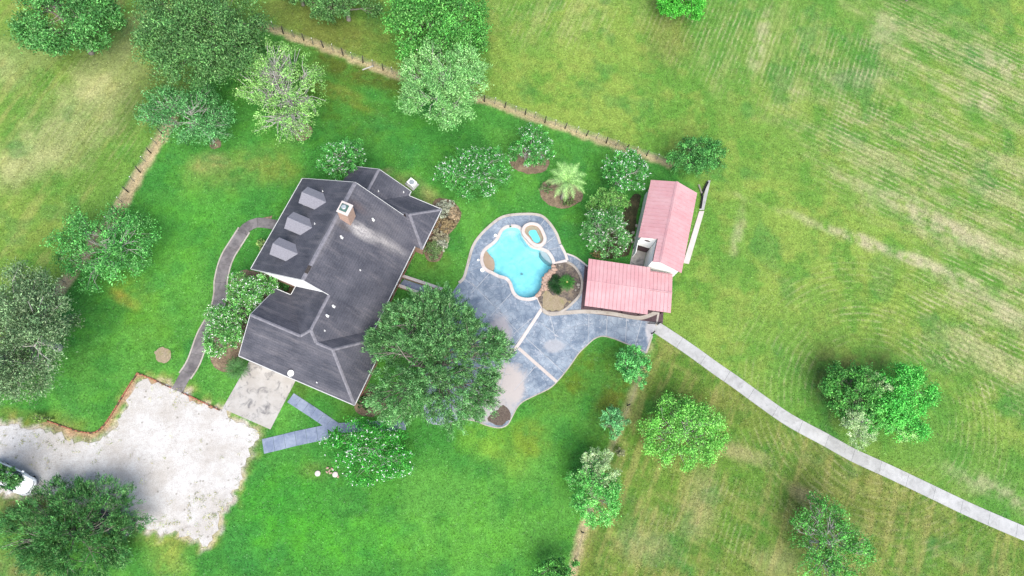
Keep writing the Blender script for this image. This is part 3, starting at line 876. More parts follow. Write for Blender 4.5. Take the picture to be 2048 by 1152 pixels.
def band(name, path, width, z, mat, parent=None, z0=0.02):
    pp = smooth_loop(path, 6, False) if len(path) > 2 else path
    if parent is deck: pp = [loc2(p) for p in pp]
    a, b = offset_path(pp, width/2), offset_path(pp, -width/2)
    return bevel(MB().prism(a+b[::-1], z0, z).build(name, mat, parent), 0.015)
band('concrete_band', pxs([(1074,592),(1079,604),(1086,618)]), 0.28, 0.085, M['white_stone'], deck)
band('concrete_band', pxs([(1083.5,618),(1060,654),(1034.6,692),(1025,702),(1008,714)]), 0.34, 0.075, M['white_stone'], deck)
band('concrete_band', pxs([(1037,696.5),(1075,730),(1113.5,764)]), 0.34, 0.07, M['white_stone'], deck)
band('concrete_band', pxs([(1110,527.5),(1134,521.5)]), 0.34, 0.09, M['white_stone'], deck)
band('concrete_band', pxs([(1134.5,521),(1130,507),(1121,490)]), 0.3, 0.08, M['white_stone'], deck)
rim = pxs([(918,566),(928,555),(935,531),(944,498),(956,476.5),(977,454.5),(1003.5,435),(1037,429),(1076,430),(1095,442),(1112,466),(1120,488)])
band('deck_rim', rim, 0.30, 0.10, M['curb'], deck, -0.05)
band('deck_rim', pxs([(1133,507.5),(1149,513.5),(1163,523),(1175,533)]), 0.16, 0.08, M['white_stone'], deck, -0.05)
rim2 = pxs([(1291,705),(1277,697),(1252,687),(1228,677.5),(1206,672.5),(1189,677.5),(1171.7,692.5),(1157,707),(1140,731.5),(1120,756.5),(1100.7,775.5),(1071,790.5),(1047,802.5),(1034.6,814.5),(1025,832),(1015,849),(998,855.5),(973,850.5),(949,841.5),(922,838)])
band('deck_rim', rim2, 0.12, 0.065, M['curb'], deck, -0.05)
band('deck_rim', pxs([(1317,625),(1312,652)]), 0.2, 0.075, M['curb'], deck, -0.05)
band('deck_rim', pxs([(1304,672),(1292,706)]), 0.2, 0.075, M['curb'], deck, -0.05)
# stone curb between the carport and the lower deck
band('stone_curb', pxs([(1086,621.5),(1100,628),(1130,626),(1169,623.5),(1218,627),(1267,635.5),(1289,634.5),(1316,623.5)]), 0.42, 0.14, M['curb'], deck)
# patch of soaked leaf litter at the south tip
tag(sheet('leaf_litter', ragged(pxs([(973,836),(979,826),(990,821),(1000,814),(1007,809),(1013,815),(1020,828),(1019,838),(1010,848),(998,853),(985,848),(975,843)]),0.3,.18,9), 0.052, M['litter']), kind='structure')

# ---------------------------------------------------------------- pool
pool = empty('swimming_pool', P(1040,525), 0, 'freeform turquoise swimming pool with pale coping set in the blue deck', 'pool')
PL = Vector((pool.location.x, pool.location.y)); lp = lambda p: (p[0]-PL.x, p[1]-PL.y)
poolL = [lp(p) for p in POOL]
n = len(poolL)
fl = offset_loop(poolL, -0.25)
basin = MB()
if area2(poolL) < 0: poolL = poolL[::-1]; fl = offset_loop(poolL, -0.25)
v = [(p[0],p[1],0.03) for p in poolL]+[(p[0],p[1],-1.0) for p in poolL]+[(p[0],p[1],-1.35) for p in fl]
f = [(i,n+i,n+(i+1)%n,(i+1)%n) for i in range(n)]+[(n+i,2*n+i,2*n+(i+1)%n,n+(i+1)%n) for i in range(n)]+[tuple(range(2*n,3*n))]
basin.add(v, f).build('basin', M['plaster'], pool)
wl = offset_loop(poolL, -0.004)
MB().prism(wl, -1.345, -0.10).build('water', M['water'], pool)
# coping: separate stones along the edge, left out where the boulders stand
outer = offset_loop(poolL, 0.33); inner = offset_loop(poolL, -0.03)
def coping(skip):
    per = [0]
    for i in range(n): per.append(per[-1]+math.dist(poolL[i], poolL[(i+1)%n]))
    grp = []; cur = []
    for i in range(n):
        c = (poolL[i][0]+PL.x, poolL[i][1]+PL.y)
        if skip(c):
            if len(cur) > 1: grp.append(cur)
            cur = []; continue
        cur.append(i)
        if len(cur) == 5: grp.append(cur); cur = [i]
    if len(cur) > 1: cur.append((cur[-1]+1) % n); grp.append(cur)
    for gidx in grp:
        o1 = [Vector(outer[i]) for i in gidx]; i1 = [Vector(inner[i]) for i in gidx]
        # a hair of joint at each end
        for arr in (o1, i1):
            if (arr[1]-arr[0]).length > 0.03: arr[0] = arr[0]+(arr[1]-arr[0]).normalized()*0.004
            if (arr[-2]-arr[-1]).length > 0.03: arr[-1] = arr[-1]+(arr[-2]-arr[-1]).normalized()*0.004
        poly = [tuple(p) for p in o1]+[tuple(p) for p in i1[::-1]]
        bevel(MB().prism(poly, 0.02, 0.10).build('coping_stone', M['white_stone'], pool), 0.012, 1)
spa_in = [P2(940+x/6.065, 420+y/6.065) for x, y in [(735,200),(800,210),(840,250),(866,305),(885,360),(870,405),(830,427),(780,415),(740,385),(710,345),(675,312),(658,270),(680,222)]]
spa_in = smooth_loop(spa_in, 3); spa_out = offset_loop(spa_in, 0.38)
rockzone = pxs([(1098,533),(1125,530),(1120,560),(1080,600),(1072,592),(1074,585),(1086,560)])
coping(lambda c: bool(inside(rockzone, np.array([c[0]]), np.array([c[1]]))[0]) or bool(inside(offset_loop(spa_in,0.30), np.array([c[0]]), np.array([c[1]]))[0]))
# shallow shelves under the water
sh1 = smooth_loop([lp(P2(940+x/6.065, 420+y/6.065)) for x, y in [(150,560),(175,510),(200,490),(240,540),(285,590),(300,650),(290,720),(230,735),(190,712),(158,660)]], 3)
MB().prism(sh1, -1.3, -0.16).build('sun_shelf', M['tan_shelf'], pool)
sh2 = smooth_loop([lp(P2(940+x/6.065, 420+y/6.065)) for x, y in [(855,487),(935,515),(985,580),(1000,645),(960,625),(910,590),(875,550),(858,515)]], 3)
MB().prism(sh2, -1.3, -0.18).build('entry_step', M['grey_shelf'], pool)
sh3 = smooth_loop([lp(P2(940+x/6.065, 420+y/6.065)) for x, y in [(430,805),(470,825),(500,860),(520,920),(500,900),(470,860)]], 3)
MB().prism(sh3, -1.3, -0.18).build('entry_step', M['tan_shelf'], pool)
dc = lp(P2(1046,540)); MB().tube([(dc[0],dc[1],-1.349),(dc[0],dc[1],-1.30)], [.16,.13], 14).build('drain', M['lead'], pool)
# spa
spa = empty('spa', P(1070,471), 0, 'small raised spa with a wide pale rim beside the pool', 'spa')
SL = Vector((spa.location.x, spa.location.y)); ls = lambda p: (p[0]-SL.x, p[1]-SL.y)
def ring(name, outl, innl, z0, z1, mat, parent, w=0.03):
    m = len(outl)
    v = [(p[0],p[1],z1) for p in outl]+[(p[0],p[1],z1) for p in innl]+[(p[0],p[1],z0) for p in outl]+[(p[0],p[1],z0) for p in innl]
    f = []
    for i in range(m):
        j = (i+1) % m
        f += [(i,j,m+j,m+i),(2*m+i,3*m+i,3*m+j,2*m+j),(i,2*m+i,2*m+j,j),(m+i,m+j,3*m+j,3*m+i)]
    o = pyobj(name, v, f, mat, parent)
    bm = bmesh.new(); bm.from_mesh(o.data); bmesh.ops.recalc_face_normals(bm, faces=bm.faces[:]); bm.to_mesh(o.data); bm.free()
    return bevel(o, w)
if area2(spa_in) < 0: spa_in = spa_in[::-1]
si = [ls(p) for p in spa_in]; so = offset_loop(si, 0.36)
ring('spa_rim', so, si, 0.02, 0.42, M['white_stone'], spa)
ring('spa_wall', offset_loop(si,-0.002), offset_loop(si,-0.05), 0.03, 0.40, M['tan_shelf'], spa, 0.005)
ledge = smooth_loop([ls(P2(940+x/6.065, 420+y/6.065)) for x, y in [(750,250),(795,252),(822,300),(846,350),(845,388),(805,408),(770,385),(745,340),(712,295),(718,262)]], 3)
if area2(ledge) < 0: ledge = ledge[::-1]
sheet('spa_bench', offset_loop(si,-0.04), 0.14, M['tan_shelf'], spa, holes=[ledge])
sheet('spa_floor', offset_loop(si,-0.04), 0.055, plain('spa_floor_plaster', (0.22,0.62,0.66), 0.6, 0.1, 3), spa)
MB().prism(offset_loop(si,-0.052), 0.058, 0.30).build('water', mat_water('spa_water', (0.35,0.93,0.97), 0.7), spa)

# planter island with boulders
planter = empty('planter_bed', P(1120,575), 0, kind='structure')
QL = Vector((planter.location.x, planter.location.y)); lq = lambda p: (p[0]-QL.x, p[1]-QL.y)
PLC = [(560,425),(650,408),(745,398),(830,440),(900,520),(950,620),(960,720),(935,850),(850,960),(700,1080),(560,1140),(450,1120),(395,1060),(320,890),(375,810),(400,700),(410,620),(470,560),(535,500)]
pb = smooth_loop([lq(P2(1030+x/7.2, 470+y/7.2)) for x, y in PLC], 3)
sheet('bed_soil', pb, 0.10, M['soil'], planter)
dry = smooth_loop([lq(P2(1030+x/7.2, 470+y/7.2)) for x, y in [(350,860),(450,800),(600,850),(740,900),(830,960),(700,1075),(560,1130),(450,1105),(395,1045),(345,920)]], 3)
sheet('dry_grass', ragged(offset_loop(dry if area2(dry) > 0 else dry[::-1],-.25),0.2,0.25,4), 0.106, M['drybed'], planter)
path = [lq(P2(1030+x/7.2, 470+y/7.2)) for x, y in [(748,395),(830,440),(900,520),(950,620),(962,720),(937,850),(850,960),(705,1085),(560,1143),(450,1125),(395,1066)]]
pp = smooth_loop(path, 6, False); a, b = offset_path(pp, .13), offset_path(pp, -.13)
bevel(MB().prism(a+b[::-1], 0.02, 0.17).build('bed_curb', M['curb'], planter), .02)

def rock_mesh(seed, mat):
    r = random.Random(seed); bm = bmesh.new()
    bmesh.ops.create_icosphere(bm, subdivisions=2, radius=1.0)
    pl = [(Vector((r.gauss(0,1),r.gauss(0,1),r.gauss(0,.8))).normalized(), r.uniform(.55,.9)) for _ in range(9)]
    for v_ in bm.verts:
        for nn, dd in pl:
            h = v_.co.dot(nn)-dd
            if h > 0: v_.co -= nn*h*0.9
        v_.co *= r.uniform(.96,1.04)
    me = bpy.data.meshes.new('boulder'); bm.to_mesh(me); bm.free(); me.materials.append(mat)
    return me
rocks = [rock_mesh(k, M['rock']) for k in range(4)]; rocks2 = [rock_mesh(k+10, M['rock2']) for k in range(3)]
rr = random.Random(8)
for i, (cx_, cy_, s_) in enumerate([(556,455,26),(575,500,22),(548,505,28),(515,535,30),(560,540,22),(478,568,30),(505,590,24),(445,603,32),(480,625,24),(413,632,26),(440,655,30),(405,680,24),(455,690,26),(420,715,28),(450,735,24),(395,750,26),(430,770,26),(388,790,24),(355,835,24),(330,870,26),(465,770,22)]):
    p = P(1030+cx_/7.2, 470+cy_/7.2)
    o = bpy.data.objects.new('boulder', rocks[i % 4]); COL.objects.link(o)
    s = s_/7.2*mpp(1110,560)*1.6
    o.location = (p.x, p.y, 0.08); o.scale = (s*rr.uniform(.85,1.15), s*rr.uniform(.85,1.15), s*rr.uniform(.7,1.0)); o.rotation_euler = (rr.uniform(-.3,.3), rr.uniform(-.3,.3), rr.uniform(0,6))
    tag(o, 'reddish boulder in the rock edge between pool and planter', 'boulder', 'boulders along the pool edge of the planter')
for i, (cx_, cy_, s_) in enumerate([(905,720,34),(912,760,22),(640,440,18),(870,800,20)]):
    p = P(1030+cx_/7.2, 470+cy_/7.2)
    o = bpy.data.objects.new('bed_stone', rocks2[i % 3]); o.parent = planter; COL.objects.link(o)
    s = s_/7.2*mpp(1110,560)
    o.location = (p.x-QL.x, p.y-QL.y, 0.12); o.scale = (s, s*.8, s*.7); o.rotation_euler = (0,0,rr.uniform(0,6))

# round skimmer lids on the deck
for i, (px_, py_, r_, lab) in enumerate([(991,471,.17,'round white skimmer lid on the deck west of the spa'),(965,540,.24,'white skimmer lid against the west end of the pool'),(956.5,520,.12,'small white drain cap on the west deck strip')]):
    p = P(px_, py_, .05); m_ = MB(); 
    m_.tube([(0,0,0.0),(0,0,0.03),(0,0,0.035)], [r_,r_,r_*.8], 14)
    o = m_.build('skimmer_lid', M['tip'], loc=(p.x,p.y,0.042)); tag(o, lab, 'lid', 'lids on the pool deck')

# ================================================================ house
O_H = P(604.4, 558.6, 2.7)
RH = math.radians(-23)
house = empty('house', (O_H.x, O_H.y, 0), RH, 'brick house with grey shingle roof, three dormers and a brick chimney', 'house')
T = 0.14
NWK = 4.9/6.77
def zse(s): return 7.6-(s-1.65)*(4.9/7.15)
def znw(s): return 2.7+(s+5.12)*NWK
roof = [
 [(1.65,10,7.6),(-5.12,10,2.7),(-5.12,-1.05,2.7),(1.65,-1.05,7.6)],
 [(1.65,10,7.6),(1.65,-1.05,7.6),(4.07,-1.05,5.94),(4.07,-4.82,5.94),(4.93,-5.645,5.35),(8.8,-1.94,2.7),(8.8,10,2.7)],
 [(4.07,-0.82,5.94),(-0.23,-0.82,2.7),(-0.23,-1.94,2.7),(3.29,-5.645,5.35),(4.07,-4.82,5.94)],
 [(3.29,-5.645,5.35),(-.23,-1.94,2.7),(-1.9,-1.94,2.7),(-1.9,-5.645,5.35)],
 [(4.93,-5.645,5.35),(6.63,-5.645,5.35),(10.33,-1.94,2.7),(8.8,-1.94,2.7)],
 [(-1.9,-5.645,5.35),(-1.9,-9.35,2.7),(10.33,-9.35,2.7),(6.63,-5.645,5.35),(4.93,-5.645,5.35),(4.07,-4.82,5.94),(3.29,-5.645,5.35)],
 [(6.63,-5.645,5.35),(10.33,-9.35,2.7),(10.33,-1.94,2.7)],
 [(2.31,9.9,4.9),(2.31,13.4,4.9),(5.82,13.4,2.7),(5.82,12.82,2.7),(3.43,10.35,4.2),(3.43,9.9,4.2)],
 [(3.43,10.35,4.2),(5.82,12.82,2.7),(9.62,12.82,2.7),(7.15,10.35,4.2)],
 [(7.15,10.35,4.2),(9.62,12.82,2.7),(9.62,7.88,2.7)],
 [(7.15,10.35,4.2),(9.62,7.88,2.7),(8.8,7.88,2.7),(6.61,10.35,4.2)],
 [(3.43,9.9,4.2),(3.43,10.35,4.2),(6.63,10.35,4.2),(6.63,9.9,4.2)],
 [(2.31,9.9,4.9),(2.31,13.4,4.9),(-1.2,13.4,2.7),(-1.2,9.9,2.7)],
]
for r in roof: slab('roof_slope', r, T, M['shingle'], house)
def ridge(a, b, w=0.16, name='ridge_cap'):
    a = Vector(a); b = Vector(b); d = (b-a).normalized(); sd = d.cross(Vector((0,0,1))).normalized()*w
    up = Vector((0,0,.045)); dn = Vector((0,0,-.035))
    v = [a+up, b+up, a+sd+dn, b+sd+dn, a-sd+dn, b-sd+dn]
    pyobj(name, v, [(0,2,3,1),(0,1,5,4)], M['ridge'], house)
for a, b in (((1.65,10,7.6),(1.65,-1.05,7.6)), ((4.07,-1.05,5.94),(4.07,-4.82,5.94)), ((-1.9,-5.645,5.35),(3.29,-5.645,5.35)), ((4.93,-5.645,5.35),(6.63,-5.645,5.35)),
             ((3.29,-5.645,5.35),(4.07,-4.82,5.94)), ((4.07,-4.82,5.94),(4.93,-5.645,5.35)), ((6.63,-5.645,5.35),(10.33,-9.35,2.7)), ((6.63,-5.645,5.35),(10.33,-1.94,2.7)),
             ((7.15,10.35,4.2),(9.62,12.82,2.7)), ((7.15,10.35,4.2),(9.62,7.88,2.7)), ((2.31,10.0,4.9),(2.31,13.4,4.9))):
    ridge(a, b, 0.15 if a[2] < 7 else 0.2)
# ridge vent pieces
MB().box(1.50,1.82,-0.35,0.45,7.57,7.70).build('ridge_vent', M['dark'], house)
# gutters / white fascia boards
def gut(a, b, z=2.7):
    m_ = MB().obox(a, b, 0.07, z-0.15, z+0.004); m_.build('gutter', M['trim'], house)
o_ = 0.036
gut((-5.12-o_,10.0),(-5.12-o_,-1.05)); gut((-1.9,-9.35-o_),(10.33,-9.35-o_)); gut((10.33+o_,-9.35),(10.33+o_,-1.94)); gut((8.8+o_,-1.9),(8.8+o_,7.85))
gut((9.62+o_,7.88),(9.62+o_,12.82)); gut((5.88,12.82+o_),(9.62,12.82+o_)); gut((5.82+o_,12.9),(5.82+o_,13.4)); gut((-0.23-o_,-0.9),(-0.23-o_,-1.85)); gut((-0.3,-1.94+o_),(-1.9,-1.94+o_)); gut((8.9,-1.94+o_),(10.33,-1.94+o_))
def rake(a, b):
    a = Vector(a); b = Vector(b); z = Vector((0,0,.17)); d = Vector((0,.025,0)) if abs(a.y-b.y) < .01 else Vector((.025,0,0))
    u_ = Vector((0,0,.006))
    v = [a-d+u_, b-d+u_, b+d+u_, a+d+u_, a-d-z, b-d-z, b+d-z, a+d-z]
    pyobj('fascia', v, [(0,1,2,3),(7,6,5,4),(0,4,5,1),(1,5,6,2),(2,6,7,3),(3,7,4,0)], M['trim'], house)
rake((1.65,-1.076,7.6),(-5.12,-1.076,2.7)); rake((1.65,-1.076,7.6),(4.07,-1.076,5.94)); rake((1.65,10.026,7.6),(-5.12,10.026,2.7)); rake((1.65,10.026,7.6),(6.6,10.026,4.21))
rake((2.31,13.426,4.9),(5.82,13.426,2.7)); rake((2.31,13.426,4.9),(-1.2,13.426,2.7)); 
def rake2(a, b):
    a = Vector(a); b = Vector(b); z = Vector((0,0,.17)); d = Vector((.025,0,0)); u_ = Vector((0,0,.006))
    v = [a-d+u_, b-d+u_, b+d+u_, a+d+u_, a-d-z, b-d-z, b+d-z, a+d-z]
    pyobj('fascia', v, [(3,2,1,0),(4,5,6,7),(1,5,4,0),(2,6,5,1),(3,7,6,2),(0,4,7,3)], M['trim'], house)
rake2((-1.926,-5.645,5.35),(-1.926,-9.35,2.7)); rake2((-1.926,-5.645,5.35),(-1.926,-1.94,2.7))
# walls
def wall(poly, z0, z1, mat='brick', name='wall'):
    MB().prism(poly, z0, z1).build(name, M[mat], house)
R = lambda a, b, c, d: [(a,c),(b,c),(b,d),(a,d)]
wall(R(-4.65,8.62,-0.78,9.65), 0, 2.6); wall(R(-0.75,5.4,9.66,12.95), 0, 2.58); wall(R(5.41,9.45,8.2,12.45), 0, 2.59)
wall(R(-1.5,10.16,-8.9,-2.42), 0, 2.58); wall(R(0.2,8.63,-2.41,-0.79), 0, 2.57)
def gable(y, pts, mat='white', th=0.12):
    v = [(p[0],y,p[1]) for p in pts]+[(p[0],y+th,p[1]) for p in pts]; m_ = len(pts)
    pyobj('gable_wall', v, [tuple(range(m_)), tuple(range(2*m_-1,m_-1,-1))]+[(i,m_+i,m_+(i+1)%m_,(i+1)%m_) for i in range(m_)], M[mat], house)
gable(-0.92, [(-4.7,2.55),(-4.7,2.85),(1.65,7.42),(8.2,2.95),(8.2,2.55)]); gable(9.78, [(-4.7,2.55),(-4.7,2.85),(1.65,7.42),(8.2,2.95),(8.2,2.55)])
gable(13.0, [(-0.8,2.5),(-0.8,2.8),(2.31,4.74),(5.4,2.82),(5.4,2.5)])
v = [(-1.6,-8.95,2.5),(-1.6,-8.95,2.82),(-1.6,-5.645,5.18),(-1.6,-2.35,2.82),(-1.6,-2.35,2.5)]
pyobj('gable_wall', v+[(p[0]+.1,p[1],p[2]) for p in v], [(0,1,2,3,4),(9,8,7,6,5)]+[(i,5+i,5+(i+1)%5,(i+1)%5) for i in range(5)], M['white'], house)
# windows and doors
def window(face, c, w, z0, z1, name='window'):
    """face: ('s', value) or ('t', value), out: direction sign"""
    ax, val, sg = face
    def bx(m_, a, b, c0, c1, d0, d1):
        if ax == 's': m_.box(min(val+sg*d0,val+sg*d1), max(val+sg*d0,val+sg*d1), a, b, c0, c1)
        else: m_.box(a, b, min(val+sg*d0,val+sg*d1), max(val+sg*d0,val+sg*d1), c0, c1)
        return m_
    o = bx(MB(), c-w/2, c+w/2, z0, z1, 0.003, 0.02).build(name, M['glass'], house)
    fr = MB()
    for a, b, c0, c1 in ((c-w/2-.07,c-w/2,z0-.07,z1+.07),(c+w/2,c+w/2+.07,z0-.07,z1+.07),(c-w/2,c+w/2,z1,z1+.07),(c-w/2,c+w/2,z0-.07,z0),(c-.025,c+.025,z0,z1)):
        bx(fr, a, b, c0, c1, 0.002, 0.06)
    fr.build('frame', M['edge_brick'], o)
for c in (0.5,2.0,3.6,5.6,7.0): window(('s',8.63,1), c, 0.95, 0.75, 2.15)
window(('s',9.45,1), 9.4, 1.1, 0.6, 2.15); window(('s',9.45,1), 11.2, 1.1, 0.6, 2.15); window(('s',10.16,1), -7.6, 1.0, .8, 2.1); window(('s',10.16,1), -4.5, 1.0, .8, 2.1)
for c in (-0.2,8.6,6.2,2.6): window(('s',-4.65,-1), c, 1.0, 0.7, 2.15)
window(('t',12.95,1), 2.3, 1.1, .8, 2.1)
d_ = MB().box(-4.7,-4.652,3.9,4.9,0.02,2.1).build('front_door', M['plum'], house); MB().tube([(-4.71,4.0,1.0),(-4.76,4.0,1.0)], .03, 8).build('handle', M['lead'], d_)
g_ = MB().box(-0.6,4.3,-8.945,-8.903,0.02,2.2).build('garage_door', M['white'], house)
for k in range(4): MB().box(-0.58,4.28,-8.962,-8.946,0.06+k*.54,0.56+k*.54).build('door_panel', M['cream'], g_)
# dormers
for t0 in (7.45,4.43,1.44):
    hw, zf, ze, sf = 0.97, 6.06, 5.40, -3.15
    se = -5.12+(ze-2.7)/NWK; sr = -5.12+(zf-2.7)/NWK
    dm = MB().prism([(sf+.15,t0-hw+.26),(se-.1,t0-hw+.26),(se-.1,t0+hw-.26),(sf+.15,t0+hw-.26)], znw(sf+.15)-.05, ze-.02).build('dormer', M['dormer_side'], house)
    v = [(sf+.16,t0-hw+.26,ze-.05),(sf+.16,t0+hw-.26,ze-.05),(sf+.16,t0,zf-.10),(sf+.26,t0-hw+.26,ze-.05),(sf+.26,t0+hw-.26,ze-.05),(sf+.26,t0,zf-.10)]
    pyobj('dormer_gable', v, [(0,2,1),(3,4,5),(0,1,4,3),(1,2,5,4),(2,0,3,5)], M['white'], dm)
    for sg in (-1, 1):
        pts = [(sf,t0,zf),(sf,t0+sg*hw,ze),(se,t0+sg*hw,ze),(sr,t0,zf)]
        slab('dormer_roof', pts, 0.09, M['dormer_roof'], dm)
    w_ = MB().box(sf+.125,sf+.147,t0-.36,t0+.36,znw(sf+.15)+.16,ze-.1).build('window', M['glass'], dm)
# chimney
ch = MB().box(1.95,3.0,5.98,7.08,6.3,9.12).build('chimney', M['pale_brick'], house)
bevel(MB().box(1.88,3.07,5.91,7.15,9.12,9.26).build('chimney_crown', M['white_stone'], ch), .03)
bevel(MB().box(2.05,2.77,6.15,6.9,9.26,9.34).build('flue_cap', M['copper_green'], ch), .02)
MB().tube([(2.41,6.53,9.34),(2.41,6.53,9.52),(2.41,6.53,9.54)], [.22,.24,.20], 14).build('flue_pot', M['lead'], ch)
# vent pipes and caps on the roof
hx = Vector((math.cos(RH), math.sin(RH))); hy = Vector((-hx.y, hx.x))
def on_roof(px_, py_, zf):
    z = 5.0
    for _ in range(25):
        p = P(px_, py_, z); q = Vector((p.x-O_H.x, p.y-O_H.y)); s, t = q.dot(hx), q.dot(hy); z = 0.5*z+0.5*zf(s, t)
    return s, t, z
zSE = lambda s, t: zse(s); zNWf = lambda s, t: znw(s); zSW = lambda s, t: 2.7+(t+9.35)*.715
zWing = lambda s, t: 4.9-(s-2.31)*.627
for px_, py_, zf, big in [(746,440,zSE,1),(683,475,zSE,1),(720.5,540.5,zSE,0),(667,613,zSE,1),(654.5,632,zSE,1),(649.5,661.5,zSE,0),(634,765,zSW,0),(757,382.5,zWing,0),(807,384.5,zWing,0),(646,383,zNWf,0),(630,448,zNWf,0)]:
    s, t, z = on_roof(px_, py_, zf)
    m_ = MB()
    if big:
        m_.box(s-.14,s+.17,t-.11,t+.11,z-.2,z+.04)
        m_.tube([(s,t,z-.1),(s,t,z+.32)], .06, 10); m_.tube([(s,t,z+.32),(s,t,z+.36),(s,t,z+.42)], [.06,.11,.04], 10)
    else:
        m_.box(s-.07,s+.07,t-.07,t+.07,z-.1,z+.03); m_.tube([(s,t,z-.1),(s,t,z+.26)], .04, 10)
    m_.build('vent_pipe', M['pvc'], house)
# satellite dish on the garage eave
p = P(581,746,3.3)
dish = empty('satellite_dish', (p.x,p.y,2.72), 0, 'white satellite dish on the garage roof edge above the concrete pad', 'dish')
md = MB(); N_ = 20
rings_ = [[(r*math.cos(k*2*PI/N_)*.95, r*math.sin(k*2*PI/N_)*1.1, r*r*.42) for k in range(N_)] for r in (0.02,.10,.20,.28,.33)]
v = [q for g in rings_ for q in g]; f = [(i*N_+k,i*N_+(k+1)%N_,(i+1)*N_+(k+1)%N_,(i+1)*N_+k) for i in range(4) for k in range(N_)]+[tuple(range(N_-1,-1,-1))]
pan = md.add(v,f).build('reflector', M['pvc'], dish, True); pan.location = (0,0,.55); pan.rotation_euler = (0.75,0.25,0.5)
so_ = pan.modifiers.new('solid','SOLIDIFY'); so_.thickness = .02
MB().tube([(-.12,-.32,-.1),(-.12,-.32,.25),(0,0,.55)], .03, 8).build('mast', M['lead'], dish)
MB().tube([(0,0,.5),(.12,-.42,.62),(.14,-.46,.78)], .022, 6).build('feed_arm', M['lead'], dish)

# sunken entry with low brick walls on the pool side
ent = empty('entry_steps', P(830,570), 0, 'sunken side entry between two low brick walls at the house', 'entry')
le = lambda x, y: tuple(Vector(P2(x,y))-Vector(ent.location[:2]))
MB().obox(le(806,555), le(884,581), .24, 0, .55).build('brick_wall', M['brick'], ent)
MB().obox(le(793,572), le(838,588), .24, 0, .55).build('brick_wall', M['brick'], ent)
bevel(MB().obox(le(805,554.6), le(885,581.4), .32, .551, .62).build('wall_cap', M['white_stone'], ent), .02)
bevel(MB().obox(le(792,571.6), le(839,588.4), .32, .551, .62).build('wall_cap', M['white_stone'], ent), .02)
MB().prism([le(808,559), le(872,580), le(858,588), le(799,571)], -.02, .04).build('landing', M['walk_blue'], ent)

# unit beside the house on the lawn
p = P(824,369)
ac = empty('utility_box', (p.x,p.y,0), math.radians(-40), 'white utility box on a pale pad north-east of the house', 'utility box')
bevel(MB().box(-.62,.62,-.5,.5,-.02,.09).build('pad', M['sidewalk'], ac), .02)
bevel(MB().box(-.45,.45,-.38,.38,.09,.62).build('housing', M['white'], ac), .03)
fan = MB().tube([(0,0,.62),(0,0,.645)], [.3,.29], 18).build('fan_guard', M['lead'], ac)

# ================================================================ barn and carport
O_B = P(1320,526,3.0); RB = math.radians(-15.6); RC = math.radians(-7.5)
barn = empty('barn', (O_B.x,O_B.y,0), RB, 'white barn with a pink ribbed metal gable roof and a corner notch', 'barn')
ER, EZ, RZ, RS = 2.35, 3.5, 4.68, -0.30
WE = -2.95; N0, S0 = 9.05, -0.66; NT_, NS_ = 2.05, -1.08     # notch: t below NT_, s below NS_
kw = (RZ-EZ)/(RS-WE); ke = (RZ-EZ)/(ER-RS)
zb = lambda s: RZ-(RS-s)*kw if s < RS else RZ-(s-RS)*ke
def roof_panel(parent, a0, a1, b0, b1, zf, along, mat='metal_roof'):
    """a metal sheet: spans a0..a1 across the seams, b0..b1 down the slope; one raised rib on one side"""
    w = a1-a0; prof = [(a0+.004,0),(a0+.018,.03),(a0+.04,.03),(a0+.055,0),(a1-.004,0)]
    v = []; 
    for b in (b0, b1):
        for a, h in prof:
            v.append((b,a,zf(b)+h) if along == 's' else (a,b,zf(b)+h))
    m_ = len(prof); v += [(q[0],q[1],q[2]-.035-(.035 if False else 0)) for q in v]
    f = [(i,i+1,m_+i+1,m_+i) for i in range(m_-1)]+[(2*m_+i,3*m_+i,3*m_+i+1,2*m_+i+1) for i in range(m_-1)]+[(i,2*m_+i,2*m_+i+1,i+1) for i in range(m_-1)]+[(m_+i,m_+i+1,3*m_+i+1,3*m_+i) for i in range(m_-1)]
    o = pyobj('roof_panel', v, f, M[mat], parent)
    bm = bmesh.new(); bm.from_mesh(o.data); bmesh.ops.recalc_face_normals(bm, faces=bm.faces[:]); bm.to_mesh(o.data); bm.free()
    return o
def panels(parent, a0, a1, wid, b_fn, zf, along):
    k = round((a1-a0)/wid); w = (a1-a0)/k
    for i in range(k):
        x0, x1 = a0+i*w, a0+(i+1)*w; b0, b1 = b_fn((x0+x1)/2)
        o = roof_panel(parent, x0, x1, b0, b1, zf, along)
panels(barn, S0, N0, 0.44, lambda t: ((NS_ if t < NT_ else WE), RS-.002), lambda s: zb(s), 's')
panels(barn, S0, N0, 0.44, lambda t: (RS+.002, ER), lambda s: zb(s), 's')
pyobj('ridge_cap', [(RS,S0,RZ+.07),(RS,N0,RZ+.07),(RS-.2,S0,zb(RS-.2)+.045),(RS-.2,N0,zb(RS-.2)+.045),(RS+.2,S0,zb(RS+.2)+.045),(RS+.2,N0,zb(RS+.2)+.045)], [(0,2,3,1),(0,1,5,4)], M['metal_roof'], barn)
def bwall(name, pts3, th, axis, mat):
    d = Vector((th,0,0)) if axis == 's' else Vector((0,th,0)); k = len(pts3)
    v = [Vector(p) for p in pts3]; v += [p+d for p in v]
    o = pyobj(name, v, [tuple(range(k)), tuple(range(2*k-1,k-1,-1))]+[(i,k+i,k+(i+1)%k,(i+1)%k) for i in range(k)], M[mat], barn)
    bm = bmesh.new(); bm.from_mesh(o.data); bmesh.ops.recalc_face_normals(bm, faces=bm.faces[:]); bm.to_mesh(o.data); bm.free(); return o
c_ = .06
